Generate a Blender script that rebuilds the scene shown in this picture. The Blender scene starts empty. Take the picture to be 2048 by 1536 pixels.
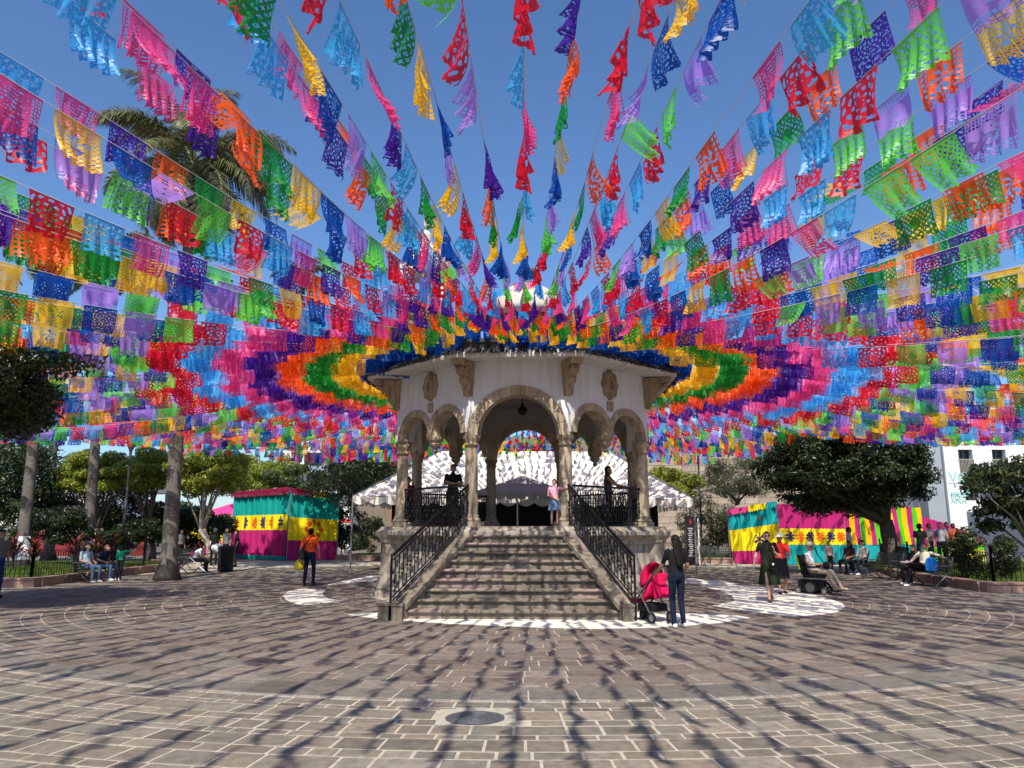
import bpy, bmesh, math, random
import numpy as np
from mathutils import Vector, Matrix, Quaternion

PI = math.pi
S = bpy.context.scene
COL = S.collection
RND = random.Random(11)
NR = np.random.default_rng(5)
rad = math.radians

# ------------------------------------------------------------------ camera, sky, sun, exposure
CAM_H, PITCH, FPX = 1.70, rad(10.78), 1518.0
cam_d = bpy.data.cameras.new('camera')
cam = bpy.data.objects.new('camera', cam_d)
COL.objects.link(cam)
cam.location = (0, 0, CAM_H)
cam.rotation_euler = (PI / 2 + PITCH, 0, 0)
cam_d.sensor_width = 36.0
cam_d.lens = 36.0 * FPX / 2048.0
cam_d.clip_start = 0.05
cam_d.clip_end = 2000
S.camera = cam

SUN_EL, SUN_AZ = rad(50), rad(6)          # sun stands behind the viewer, a touch to the left
world = bpy.data.worlds.new('World')
S.world = world
world.use_nodes = True
wn = world.node_tree.nodes
bg = wn['Background']
sky = wn.new('ShaderNodeTexSky')
sky.sky_type = 'NISHITA'
sky.sun_disc = False
sky.sun_elevation = SUN_EL
sky.sun_rotation = PI + SUN_AZ
sky.altitude = 0
sky.air_density = 1.1
sky.dust_density = 0.5
sky.ozone_density = 10.0
world.node_tree.links.new(sky.outputs[0], bg.inputs[0])
bg.inputs[1].default_value = 0.132

sun_d = bpy.data.lights.new('sun', 'SUN')
sun_d.energy = 5.0
sun_d.angle = rad(0.55)
sun_d.color = (1.0, 0.94, 0.84)
sun = bpy.data.objects.new('sun', sun_d)
COL.objects.link(sun)
sun_dir = Vector((math.sin(SUN_AZ) * math.cos(SUN_EL), math.cos(SUN_AZ) * math.cos(SUN_EL), -math.sin(SUN_EL)))
sun.rotation_euler = sun_dir.to_track_quat('-Z', 'Y').to_euler()
sun.location = (-5, -20, 30)

S.view_settings.view_transform = 'Standard'
S.view_settings.look = 'None'
S.view_settings.exposure = 0.3
S.view_settings.gamma = 1.0
S.view_settings.use_curve_mapping = False
S.render.engine = 'CYCLES'
cy = S.cycles
cy.max_bounces = 7
cy.diffuse_bounces = 3
cy.glossy_bounces = 2
cy.transmission_bounces = 5
cy.transparent_max_bounces = 6
cy.sample_clamp_indirect = 6
cy.use_denoising = True
cy.caustics_reflective = False
cy.caustics_refractive = False

# ------------------------------------------------------------------ survey helpers (image point -> place on the ground)
_c, _s = math.cos(PITCH), math.sin(PITCH)
def ray(u, v):
    a = (u - 1024) / FPX; b = (768 - v) / FPX
    return a, _c - b * _s, _s + b * _c
def G(u, v, z=0.0):
    d = ray(u, v); t = (z - CAM_H) / d[2]
    return Vector((d[0] * t, d[1] * t, z))
def at(u, v, Y):
    d = ray(u, v); t = Y / d[1]
    return Vector((d[0] * t, Y, CAM_H + d[2] * t))

# ------------------------------------------------------------------ object helpers
def lin(r, g, b):
    f = lambda c: (c / 255 / 12.92) if c / 255 <= .04045 else ((c / 255 + .055) / 1.055) ** 2.4
    return (f(r), f(g), f(b))

def thing(name, label, cat, loc=(0, 0, 0), rz=0.0, group=None):
    o = bpy.data.objects.new(name, None)
    COL.objects.link(o)
    o.empty_display_size = .2
    o.location = loc; o.rotation_euler = (0, 0, rz)
    tag(o, label, cat, group)
    return o

def tag(o, label=None, cat=None, group=None, kind=None):
    if label: o['label'] = label
    if cat: o['category'] = cat
    if group: o['group'] = group
    if kind: o['kind'] = kind
    return o

def obj(name, me, parent=None, mtx=None, loc=None, rot=None, scale=None):
    o = bpy.data.objects.new(name, me)
    COL.objects.link(o)
    if parent is not None: o.parent = parent
    if mtx is not None: o.matrix_basis = mtx
    if loc is not None: o.location = loc
    if rot is not None: o.rotation_euler = rot
    if scale is not None: o.scale = scale
    return o

def mesh(name, v, f, mats, smooth=False, midx=None):
    me = bpy.data.meshes.new(name)
    me.from_pydata([tuple(p) for p in v] if not isinstance(v, np.ndarray) else v.tolist(), [], f if not isinstance(f, np.ndarray) else f.tolist())
    if not isinstance(mats, (list, tuple)): mats = [mats]
    for m in mats: me.materials.append(m)
    if midx is not None: me.polygons.foreach_set('material_index', midx)
    if smooth: me.polygons.foreach_set('use_smooth', [True] * len(me.polygons))
    me.update()
    return me

class MB:
    def __init__(s): s.v = []; s.f = []; s.m = []
    def add(s, v, f, mi=0):
        n = len(s.v)
        s.v += [Vector(p) for p in v]
        s.f += [tuple(i + n for i in q) for q in f]
        s.m += [mi] * len(f)
        return s
    def box(s, c, d, rz=0.0, mi=0, M=None):
        x, y, z = d[0] / 2, d[1] / 2, d[2] / 2
        R = M if M is not None else Matrix.Rotation(rz, 3, 'Z')
        c = Vector(c)
        vs = [c + R @ Vector((sx * x, sy * y, sz * z)) for sz in (-1, 1) for sy in (-1, 1) for sx in (-1, 1)]
        return s.add(vs, [(0, 2, 3, 1), (4, 5, 7, 6), (0, 1, 5, 4), (2, 6, 7, 3), (0, 4, 6, 2), (1, 3, 7, 5)], mi)
    def bar(s, a, b, w, h, up=(0, 0, 1), mi=0):
        a, b = Vector(a), Vector(b); d = b - a; L = d.length
        if L < 1e-6: return s
        z = d / L; u = Vector(up)
        if abs(z.dot(u)) > .98: u = Vector((0, 1, 0))
        x = u.cross(z).normalized(); y = z.cross(x)
        M = Matrix((x, y, z)).transposed()
        return s.box((a + b) / 2, (w, h, L), M=M, mi=mi)
    def tube(s, pts, r, n=6, mi=0, cap=True, close=False):
        pts = [Vector(p) for p in pts]; m = len(pts)
        rs = r if isinstance(r, (list, tuple)) else [r] * m
        vs = []; px = None
        for i, p in enumerate(pts):
            if close: t = pts[(i + 1) % m] - pts[i - 1]
            else: t = pts[min(i + 1, m - 1)] - pts[max(i - 1, 0)]
            t = t.normalized() if t.length > 1e-9 else Vector((0, 0, 1))
            if px is None:
                u = Vector((0, 0, 1)) if abs(t.z) < .9 else Vector((1, 0, 0))
                px = u.cross(t).normalized()
            else:
                px = (px - t * px.dot(t))
                px = px.normalized() if px.length > 1e-6 else Vector((1, 0, 0))
            py = t.cross(px)
            for k in range(n):
                a = 2 * PI * k / n
                vs.append(p + (px * math.cos(a) + py * math.sin(a)) * rs[i])
        fs = []
        for i in range(m if close else m - 1):
            j = (i + 1) % m
            for k in range(n):
                k2 = (k + 1) % n
                fs.append((i * n + k, i * n + k2, j * n + k2, j * n + k))
        if cap and not close:
            fs.append(tuple(range(n - 1, -1, -1))); fs.append(tuple((m - 1) * n + k for k in range(n)))
        return s.add(vs, fs, mi)
    def lathe(s, prof, c=(0, 0, 0), n=16, mi=0, axis=None, sx=1, sy=1, capt=True):
        c = Vector(c); vs = []
        R = axis.to_track_quat('Z', 'Y').to_matrix() if axis is not None else Matrix.Identity(3)
        for r, z in prof:
            for k in range(n):
                a = 2 * PI * k / n
                vs.append(c + R @ Vector((r * math.cos(a) * sx, r * math.sin(a) * sy, z)))
        fs = []
        for i in range(len(prof) - 1):
            for k in range(n):
                k2 = (k + 1) % n
                fs.append((i * n + k, i * n + k2, (i + 1) * n + k2, (i + 1) * n + k))
        if capt:
            fs.append(tuple(range(n - 1, -1, -1))); fs.append(tuple((len(prof) - 1) * n + k for k in range(n)))
        return s.add(vs, fs, mi)
    def prism(s, poly, z0, z1, mi=0):
        n = len(poly)
        vs = [(p[0], p[1], z0) for p in poly] + [(p[0], p[1], z1) for p in poly]
        fs = [tuple(range(n - 1, -1, -1)), tuple(range(n, 2 * n))] + [(i, (i + 1) % n, n + (i + 1) % n, n + i) for i in range(n)]
        return s.add(vs, fs, mi)
    def loft(s, rings, mi=0, capt=True, closed=True):
        n = len(rings[0]); vs = [p for r in rings for p in r]; fs = []
        for i in range(len(rings) - 1):
            for k in range(n if closed else n - 1):
                k2 = (k + 1) % n
                fs.append((i * n + k, i * n + k2, (i + 1) * n + k2, (i + 1) * n + k))
        if capt and closed:
            fs.append(tuple(range(n - 1, -1, -1))); fs.append(tuple((len(rings) - 1) * n + k for k in range(n)))
        return s.add(vs, fs, mi)
    def ball(s, c, r, mi=0, n=10, m=7, rot=None):
        if not isinstance(r, (tuple, list)): r = (r, r, r)
        c = Vector(c); R = rot if rot is not None else Matrix.Identity(3)
        vs = [c + R @ Vector((0, 0, -r[2]))]
        for i in range(1, m):
            t = -PI / 2 + PI * i / m
            for k in range(n):
                a = 2 * PI * k / n
                vs.append(c + R @ Vector((r[0] * math.cos(t) * math.cos(a), r[1] * math.cos(t) * math.sin(a), r[2] * math.sin(t))))
        vs.append(c + R @ Vector((0, 0, r[2])))
        fs = [(0, 1 + (k + 1) % n, 1 + k) for k in range(n)]
        for i in range(m - 2):
            for k in range(n):
                k2 = (k + 1) % n
                fs.append((1 + i * n + k, 1 + i * n + k2, 1 + (i + 1) * n + k2, 1 + (i + 1) * n + k))
        b = 1 + (m - 2) * n; e = len(vs) - 1
        fs += [(b + k, b + (k + 1) % n, e) for k in range(n)]
        return s.add(vs, fs, mi)
    def mesh(s, name, mats, smooth=False):
        return mesh(name, s.v, s.f, mats, smooth, s.m if isinstance(mats, (list, tuple)) else None)
    def build(s, name, mats, parent=None, smooth=False, **k):
        return obj(name, s.mesh(name, mats, smooth), parent, **k)

def sharp(o, ang=35):
    """smooth shading with hard edges kept"""
    me = o.data
    me.polygons.foreach_set('use_smooth', [True] * len(me.polygons))
    me.set_sharp_from_angle(angle=rad(ang))
    return o

# ------------------------------------------------------------------ materials
MATS = {}
def M(name, col, rough=.75, var=.18, scale=6.0, bump=0.0, bscale=40.0, metal=0.0, rnd=0.0, pits=0.0, trans=0.0, spec=.3, attr=None, stain=0.0, tcol=None, coat=0.0):
    if name in MATS: return MATS[name]
    m = bpy.data.materials.new(name); m.use_nodes = True
    nt = m.node_tree; N = nt.nodes; L = nt.links
    b = N['Principled BSDF']; out = N['Material Output']
    b.inputs['Roughness'].default_value = rough
    b.inputs['Metallic'].default_value = metal
    b.inputs['Specular IOR Level'].default_value = spec
    b.inputs['Coat Weight'].default_value = coat
    tc = N.new('ShaderNodeTexCoord')
    nz = N.new('ShaderNodeTexNoise'); nz.inputs['Scale'].default_value = scale; nz.inputs['Detail'].default_value = 5; nz.inputs['Roughness'].default_value = .65
    L.new(tc.outputs['Object'], nz.inputs['Vector'])
    mr = N.new('ShaderNodeMapRange'); mr.inputs[1].default_value = .3; mr.inputs[2].default_value = .7
    mr.inputs[3].default_value = 1 - var; mr.inputs[4].default_value = 1 + var
    L.new(nz.outputs['Fac'], mr.inputs[0])
    val = mr.outputs[0]
    def mul(a, bb):
        x = N.new('ShaderNodeMath'); x.operation = 'MULTIPLY'
        for i, q in enumerate((a, bb)):
            if isinstance(q, (int, float)): x.inputs[i].default_value = q
            else: L.new(q, x.inputs[i])
        return x.outputs[0]
    if rnd:
        oi = N.new('ShaderNodeObjectInfo'); r2 = N.new('ShaderNodeMapRange')
        r2.inputs[3].default_value = 1 - rnd; r2.inputs[4].default_value = 1 + rnd
        L.new(oi.outputs['Random'], r2.inputs[0]); val = mul(val, r2.outputs[0])
    hgt = None
    if pits:
        vo = N.new('ShaderNodeTexVoronoi'); vo.inputs['Scale'].default_value = bscale
        L.new(tc.outputs['Object'], vo.inputs['Vector'])
        p = N.new('ShaderNodeMapRange'); p.inputs[1].default_value = .06; p.inputs[2].default_value = .26; p.inputs[3].default_value = 1 - pits; p.inputs[4].default_value = 1
        L.new(vo.outputs['Distance'], p.inputs[0]); val = mul(val, p.outputs[0]); hgt = p.outputs[0]
    if stain:
        mp = N.new('ShaderNodeMapping'); mp.inputs['Scale'].default_value = (5, 5, .45)
        L.new(tc.outputs['Object'], mp.inputs['Vector'])
        n2 = N.new('ShaderNodeTexNoise'); n2.inputs['Scale'].default_value = 1.6; n2.inputs['Detail'].default_value = 6
        L.new(mp.outputs[0], n2.inputs['Vector'])
        p2 = N.new('ShaderNodeMapRange'); p2.inputs[1].default_value = .42; p2.inputs[2].default_value = .66; p2.inputs[3].default_value = 1; p2.inputs[4].default_value = 1 - stain
        L.new(n2.outputs['Fac'], p2.inputs[0]); val = mul(val, p2.outputs[0])
    mx = N.new('ShaderNodeMix'); mx.data_type = 'RGBA'; mx.blend_type = 'MULTIPLY'; mx.inputs[0].default_value = 1
    if attr:
        at_ = N.new('ShaderNodeVertexColor'); at_.layer_name = attr
        L.new(at_.outputs[0], mx.inputs[6])
    else: mx.inputs[6].default_value = (*col, 1)
    L.new(val, mx.inputs[7])
    L.new(mx.outputs[2], b.inputs['Base Color'])
    if bump:
        bp = N.new('ShaderNodeBump'); bp.inputs['Strength'].default_value = bump; bp.inputs['Distance'].default_value = .02
        if hgt is None:
            n3 = N.new('ShaderNodeTexNoise'); n3.inputs['Scale'].default_value = bscale; n3.inputs['Detail'].default_value = 4
            L.new(tc.outputs['Object'], n3.inputs['Vector']); hgt = n3.outputs['Fac']
        L.new(hgt, bp.inputs['Height']); L.new(bp.outputs[0], b.inputs['Normal'])
    if trans:
        tr = N.new('ShaderNodeBsdfTranslucent')
        if tcol: tr.inputs[0].default_value = (*tcol, 1)
        else: L.new(mx.outputs[2], tr.inputs[0])
        ms = N.new('ShaderNodeMixShader'); ms.inputs[0].default_value = trans
        L.new(b.outputs[0], ms.inputs[1]); L.new(tr.outputs[0], ms.inputs[2]); L.new(ms.outputs[0], out.inputs[0])
    MATS[name] = m
    return m

STONE = M('cantera_stone', (.40, .325, .23), .9, .22, 3.5, .55, 26, rnd=.16, pits=.5, stain=.35)
STONE_STEP = M('step_stone', (.225, .185, .14), .9, .28, 5, .6, 30, rnd=.22, pits=.4, stain=.45)
STONE_ROSE = M('rose_stone', (.27, .20, .17), .9, .2, 4, .4, 30, rnd=.15, pits=.3)
STONE_POD = M('podium_stone', (.36, .315, .25), .92, .2, 2.5, .5, 18, rnd=.08, pits=.25, stain=.55)
STONE_CARVED = M('carved_stone', (.36, .285, .19), .9, .25, 8, .6, 34, rnd=.1, pits=.3, stain=.4)
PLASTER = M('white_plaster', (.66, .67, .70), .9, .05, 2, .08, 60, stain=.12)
PLASTER_SHADED = M('shaded_inner_plaster', (.34, .32, .30), .9, .06, 2, .08, 60)  # plaster darkened in colour to stand in for the shade indoors
TILE = M('weathered_roof_tile', (.06, .055, .048), .95, .5, 14, .7, 30, rnd=.35)
ROOFMAT = M('roof_render', (.10, .092, .08), .95, .5, 5, .5, 20, stain=.6)
IRON = M('black_iron', (.007, .007, .008), .55, .2, 20, metal=.0, spec=.22)
IRON_GREY = M('grey_iron', (.05, .052, .055), .5, .2, 20, spec=.5)
MORTAR = M('pale_mortar', (.46, .40, .315), .95, .2, 9, .5, 60)
PAVER = M('paving_stone', (.2, .2, .2), .93, .2, 11, .9, 70, attr='tone', spec=.2, pits=.28, stain=.22)
WHITE_STONE = M('white_inlay_stone', (.72, .68, .58), .9, .12, 5, .3, 40)
KERB = M('kerb_stone', (.30, .20, .16), .9, .25, 5, .4, 30, rnd=.1)
GRASS_SOIL = M('lawn_soil', (.09, .13, .03), .95, .35, 6, .6, 30)
GRASS = M('lawn_grass', (.17, .25, .04), .7, .35, 3, trans=.3, attr=None)
BARK_PALM = M('palm_bark', (.13, .118, .10), .95, .3, 9, .5, 22)
BARK = M('tree_bark', (.11, .095, .075), .95, .35, 9, .7, 22)
BARK_PALE = M('pale_bark', (.34, .31, .26), .95, .3, 9, .5, 22)
LIMEWASH = M('limewash', (.70, .69, .66), .9, .15, 9, .3, 30)
def leafmat(n, c, t=.3, var=.5): return M(n, c, .38, var, 2.4, trans=t, spec=.5)
LEAF_DARK = leafmat('ficus_leaf', (.030, .050, .013), .2, .65)
LEAF_MID = leafmat('mid_leaf', (.060, .090, .022), .3)
LEAF_LIME = leafmat('clipped_leaf', (.27, .31, .035), .35)
LEAF_OLIVE = leafmat('olive_leaf', (.085, .10, .048), .3)
LEAF_BROAD = leafmat('broad_leaf', (.062, .085, .026), .3)
LEAF_PALM = leafmat('palm_leaf', (.17, .17, .075), .25)
LEAF_RED = leafmat('red_leaf', (.27, .04, .045), .3)
LEAF_PINK = leafmat('pink_flower', (.62, .30, .30), .3)
CANVAS = M('white_canvas', (.74, .72, .65), .8, .06, 2, .1, 12, trans=.12)
CANVAS_SHADED = M('shaded_canvas', (.36, .36, .37), .8, .08, 2, trans=.05)  # canvas greyed in colour to read as a shaded tent underside
BLACKCLOTH = M('black_cloth', (.008, .008, .009), .95, .2, 5)
STEEL = M('galvanised_pipe', (.35, .35, .35), .4, .15, 12, metal=.7)
WHITEWALL = M('white_wall', (.78, .77, .74), .9, .05, .8, .05, 20, stain=.08)
GREYWALL = M('grey_wall', (.30, .33, .36), .9, .08, .8)
GLASS = M('window_glass', (.03, .035, .04), .12, .2, 2, spec=.6)
def cloth(n, c, **k): return M('cloth_' + n, c, .85, .18, 7, .9, 13, spec=.15, **k)
def fab(n, rgb, t=.15): return M('fabric_' + n, lin(*rgb), .8, .07, 1.5, .12, 30, trans=t, spec=.2)
TEAL = fab('teal', (20, 160, 150)); YEL = fab('yellow', (250, 225, 30)); MAG = fab('magenta', (190, 40, 115)); AMBER = fab('amber', (250, 190, 15))
LIME = fab('lime', (95, 200, 25)); ORANGEF = fab('orange', (225, 95, 30)); INDIGO = fab('indigo', (65, 45, 110)); AQUA = fab('aqua', (25, 160, 165)); MAROON = fab('wine', (135, 24, 58))
# ------------------------------------------------------------------ ground and paving
KC = Vector((0.30, 21.15, 0)); KROT = rad(-2.7)     # bandstand centre and turn
gm = MB(); gm.add([(-400, -60, -.02), (400, -60, -.02), (400, 700, -.02), (-400, 700, -.02)], [(0, 1, 2, 3)])
ground = gm.build('ground', M('far_paving', (.20, .175, .15), .95, .25, .6, .4, 12)); tag(ground, kind='structure')
bed = MB(); n = 96
bed.add([(KC.x + 27 * math.cos(2 * PI * k / n), KC.y + 27 * math.sin(2 * PI * k / n), -.0035) for k in range(n)], [tuple(range(n))])
plaza = bed.build('plaza_pavement', MORTAR); tag(plaza, 'round plaza of stone pavers laid in rings around the bandstand', kind='structure')

MANHOLE = G(950, 1436)
def ring_list():
    r = 3.7; out = []; i = 0
    while r < 12.3:
        w = .40 if i % 2 else .34
        out.append((r, w, .52 + .16 * (i % 3 == 0), 'in')); r += w; i += 1
    r = 12.30
    out += [(r, .11, .22, 'thin'), (r + .11, .62, .62, 'grey'), (r + .73, .11, .20, 'thin')]
    r += .84; i = 0
    pat = [.25, .13, .34, .20, .30, .15, .33, .21, .36, .17]
    while r < 26.6:
        w = pat[i % len(pat)]
        out.append((r, w, .15 + .75 * w, 'out')); r += w; i += 1
    return out
stones = []
for r0, w, L, kind in ring_list():
    nst = max(8, int(2 * PI * (r0 + w / 2) / L)); a0 = RND.random() * 6
    cuts = [a0 + 2 * PI * (k + RND.uniform(-.22, .22)) / nst for k in range(nst)]
    for k in range(nst):
        a1 = cuts[k]; a2 = cuts[(k + 1) % nst] + (2 * PI if k == nst - 1 else 0)
        am = (a1 + a2) / 2; rm = r0 + w / 2
        x = KC.x + rm * math.cos(am); y = KC.y + rm * math.sin(am)
        if y < 2.5 or abs(x) > y * .78 + 2.2 or rm < 4.0: continue
        if r0 > 16.5 and y > 24: continue
        g = (.013 if kind == 'out' else .008) if kind != 'thin' else .012
        if (Vector((x, y, 0)) - MANHOLE).length < .36: continue
        if kind == 'grey': c = (.175, .157, .132)
        elif kind == 'thin': c = (.30, .26, .215)
        elif kind == 'in': c = (.195, .158, .128)
        else: c = (.215, .182, .142)
        q = RND.gauss(0, 1); hue = RND.gauss(0, .02)
        c = tuple(max(.05, v * (1 + .13 * q) * (1 + h)) for v, h in zip(c, (hue, -hue * .3, -hue)))
        stones.append((math.hypot(x, y), r0 + g, r0 + w - g, a1 + g / rm, a2 - g / rm, c, RND.uniform(-.0015, .004)))
stones.sort(key=lambda t: t[0])
def stone_geo(s):
    _, r0, r1, a1, a2, c, z = s
    m = 2 if (a2 - a1) * r1 > .3 else 1
    cx = [(r, a1 + (a2 - a1) * k / m) for r in (r0, r1) for k in range(m + 1)]
    j = lambda: RND.uniform(-.004, .004)
    bev = .006
    V = []; Fc = []
    for (ra, rb, da, zz) in ((r0, r1, 0, -.02), (r0, r1, 0, z - .004), (r0 + bev, r1 - bev, bev / r0, z)):
        for r in (ra, rb):
            for k in range(m + 1):
                a = a1 + da + (a2 - a1 - 2 * da) * k / m
                V.append((KC.x + (r + j()) * math.cos(a), KC.y + (r + j()) * math.sin(a), zz))
    q = 2 * (m + 1); e = m + 1
    loop = list(range(e)) + [e + k for k in range(m, -1, -1)]
    for lv in (0, 1):
        for k in range(len(loop)):
            a, b = loop[k], loop[(k + 1) % len(loop)]
            Fc.append((lv * q + b, lv * q + a, (lv + 1) * q + a, (lv + 1) * q + b))
    for k in range(m): Fc.append((2 * q + k, 2 * q + e + k, 2 * q + e + k + 1, 2 * q + k + 1))
    return V, Fc, c
def tone(me, cols):
    ca = me.color_attributes.new('tone', 'FLOAT_COLOR', 'POINT')
    ca.data.foreach_set('color', np.array(cols, dtype=np.float32).ravel())
for s in stones[:300]:
    V, Fc, c = stone_geo(s)
    me = mesh('paving_stone', V, Fc, PAVER); tone(me, [(*c, 1)] * len(V)); obj('paving_stone', me, plaza)
V = []; Fc = []; CC = []
for s in stones[300:]:
    v, f, c = stone_geo(s); n0 = len(V)
    V += v; Fc += [tuple(i + n0 for i in q) for q in f]; CC += [(*c, 1)] * len(v)
me = mesh('paving_stones', V, Fc, PAVER); tone(me, CC)
tag(obj('paving_stones', me, plaza), kind='stuff')

def inlay(pts):
    mb = MB(); P = [G(*p) for p in pts]
    mb.prism([(p.x, p.y) for p in P][::-1] if sum(P[i].x * P[i - 1].y - P[i - 1].x * P[i].y for i in range(len(P))) > 0 else [(p.x, p.y) for p in P], -.008, .0085)
    o = mb.build('white_inlay', WHITE_STONE, plaza); return o
inlay([(566, 1192), (575, 1184), (592, 1179), (622, 1178), (652, 1180), (645, 1187), (648, 1194), (662, 1199), (691, 1201), (660, 1205), (632, 1208), (606, 1211), (585, 1206), (572, 1200)])
inlay([(655, 1170), (690, 1161), (740, 1152), (800, 1146), (800, 1156), (745, 1161), (705, 1166), (672, 1171)])
inlay([(696, 1230), (745, 1226), (800, 1222), (900, 1216), (1180, 1216), (1290, 1226), (1390, 1228), (1476, 1232), (1500, 1236), (1440, 1246), (1380, 1251), (1300, 1256), (1200, 1258), (1100, 1256), (1000, 1252), (900, 1248), (820, 1242), (752, 1237)])
inlay([(1425, 1212), (1470, 1203), (1464, 1192), (1440, 1182), (1400, 1172), (1470, 1170), (1560, 1178), (1640, 1192), (1684, 1207), (1690, 1214), (1676, 1224), (1640, 1230), (1590, 1233), (1520, 1226)])
inlay([(1330, 1160), (1380, 1157), (1440, 1162), (1480, 1168), (1420, 1170), (1370, 1167)])

mh = thing('manhole_cover', 'round grey iron manhole cover in a pale square surround in the foreground paving', 'manhole', (MANHOLE.x, MANHOLE.y, 0))
MB().lathe([(.27, -.015), (.27, .003), (.255, .005), (.24, .0), (0.02, .0)], n=32).build('cover', M('manhole_iron', (.085, .09, .095), .6, .25, 20, .5, 60, spec=.4), mh)
mb = MB()
for k in range(1, 7):
    mb.tube([(.036 * k * math.cos(2 * PI * i / 24), .036 * k * math.sin(2 * PI * i / 24), .002) for i in range(24)], .006, 4, close=True)
for k in range(12):
    a = 2 * PI * k / 12; mb.bar((.05 * math.cos(a), .05 * math.sin(a), .002), (.235 * math.cos(a), .235 * math.sin(a), .002), .008, .006)
mb.build('tread_pattern', MATS['manhole_iron'], mh)
fr = MB(); sq = [(-.42, -.40), (.42, -.40), (.42, .40), (-.42, .40)]
for k in range(32):
    a0, a1 = 2 * PI * k / 32, 2 * PI * (k + 1) / 32
    def edge(a):
        t = .345 / max(abs(math.cos(a)), abs(math.sin(a))); return (t * math.cos(a), t * math.sin(a), .002)
    fr.add([(.275 * math.cos(a0), .275 * math.sin(a0), .002), edge(a0), edge(a1), (.275 * math.cos(a1), .275 * math.sin(a1), .002)], [(0, 1, 2, 3)])
fr.build('surround', M('concrete', (.42, .38, .29), .95, .25, 12, .5, 50), mh)
# ------------------------------------------------------------------ bandstand
kiosk = thing('bandstand', 'stone and white plaster octagonal bandstand with arches, iron railings and front stairs', 'bandstand', KC, KROT)
T225 = math.tan(rad(22.5)); FA, FR, FZ = 1.115, 3.15, 1.74
def oc(o):
    a = FA + o * T225; R = FR + o
    return [Vector((x, y, 0)) for x, y in ((a, -R), (R, -a), (R, a), (a, R), (-a, R), (-R, a), (-R, -a), (-a, -R))]
def octloft(prof, mb=None):
    mb = mb or MB()
    return mb.loft([[Vector((p.x, p.y, z)) for p in oc(o)] for o, z in prof])
sharp(octloft([(.62, -.02), (.62, .10), (.56, .16), (.60, .22), (.52, .30), (.42, .42), (.35, .6), (.30, .85), (.27, 1.12), (.27, 1.28), (.33, 1.33), (.33, 1.40), (.46, 1.50), (.52, 1.54), (.52, 1.62), (.47, 1.65), (.40, 1.66), (.32, FZ)]).build('podium', STONE_POD, kiosk))
# projecting pier under every column
for i in range(8):
    mb = MB(); a = math.atan2(oc(0)[i].y, oc(0)[i].x); R = Matrix.Rotation(a, 3, 'Z'); c = oc(0)[i]
    rings = []
    for w, z in ((.50, -.02), (.50, .12), (.45, .17), (.47, .23), (.42, .32), (.36, .5), (.32, .8), (.30, 1.15), (.30, 1.30), (.36, 1.36), (.36, 1.42), (.46, 1.52), (.47, 1.63), (.40, 1.66), (.34, 1.75)):
        rings.append([c + R @ Vector((x * w + .16, y * w * .95, z)) for x, y in ((-1, -1), (1, -.72), (1, .72), (-1, 1))])
    sharp(mb.loft(rings).build('pedestal', STONE_POD, kiosk))
MB().prism([(p.x, p.y) for p in oc(.33)], 1.60, FZ + .012).build('floor', M('kiosk_floor', (.22, .18, .15), .8, .2, 4), kiosk)

# columns
cap_m = MB().lathe([(.150, 0), (.150, .04), (.175, .05), (.175, .08), (.155, .09), (.16, .14), (.20, .20), (.21, .235), (.21, .27), (.19, .275)], n=20).mesh('capital', STONE_CARVED, True)
bas_m = MB().box((0, 0, .06), (.46, .46, .12)).lathe([(.215, .12), (.23, .15), (.215, .19), (.19, .20), (.185, .235), (.195, .25), (.175, .27)], n=20).mesh('column_base', STONE)
sh = []
mb = MB().lathe([(.165, .26), (.162, .5), (.157, .9), (.150, 1.4), (.142, 1.86)], n=22, capt=False)
shaft_m = mb.mesh('column', STONE, True)
spr_m = MB().lathe([(.19, 0), (.19, .05), (.165, .07), (.165, .42), (.12, .52)], n=8).mesh('springer', STONE)
for i, p in enumerate(oc(0)):
    a = math.atan2(p.y, p.x)
    c = obj('column', shaft_m, kiosk, loc=(p.x, p.y, FZ), rot=(0, 0, a + i * .7))
    obj('column_base', bas_m, c, rot=(0, 0, -i * .7))
    obj('capital', cap_m, c, loc=(0, 0, 1.85))
    obj('springer', spr_m, c, loc=(0, 0, 2.12), rot=(0, 0, -i * .7 + rad(22.5)))

# walls with arches; every voussoir its own stone
SP1, SP2, WT = 3.86, 3.95, .17
def wall_face(A, B, arches, top=5.66):
    L = (B - A).length; t = (B - A) / L; nrm = Vector((t.y, -t.x, 0))
    def pt(s, o, z): return A + t * s + nrm * o + Vector((0, 0, z))
    xs = {0.0, L}
    for (c, r, sp) in arches:
        for k in range(25): xs.add(c - r * math.cos(PI * k / 24))
    xs = sorted(xs)
    def bz(s):
        for (c, r, sp) in arches:
            if abs(s - c) <= r + 1e-6: return sp + math.sqrt(max(0, r * r - (s - c) ** 2))
        return min(a[2] for a in arches)
    e = WT * T225
    mb = MB(); V = []
    for s in xs:
        k = (s / L - .5) * 2
        V += [pt(s + k * e, WT, bz(s)), pt(s + k * e, WT, top), pt(s - k * e, -WT, bz(s)), pt(s - k * e, -WT, top)]
    fo = []; fi = []
    for i in range(len(xs) - 1):
        a, b = i * 4, i * 4 + 4
        fo.append((a, b, b + 1, a + 1)); fi += [(a + 2, a + 3, b + 3, b + 2), (a, a + 2, b + 2, b)]
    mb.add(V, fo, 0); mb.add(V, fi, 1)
    w = mb.build('wall_panel', [PLASTER, PLASTER_SHADED], kiosk)
    return w, pt
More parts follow.
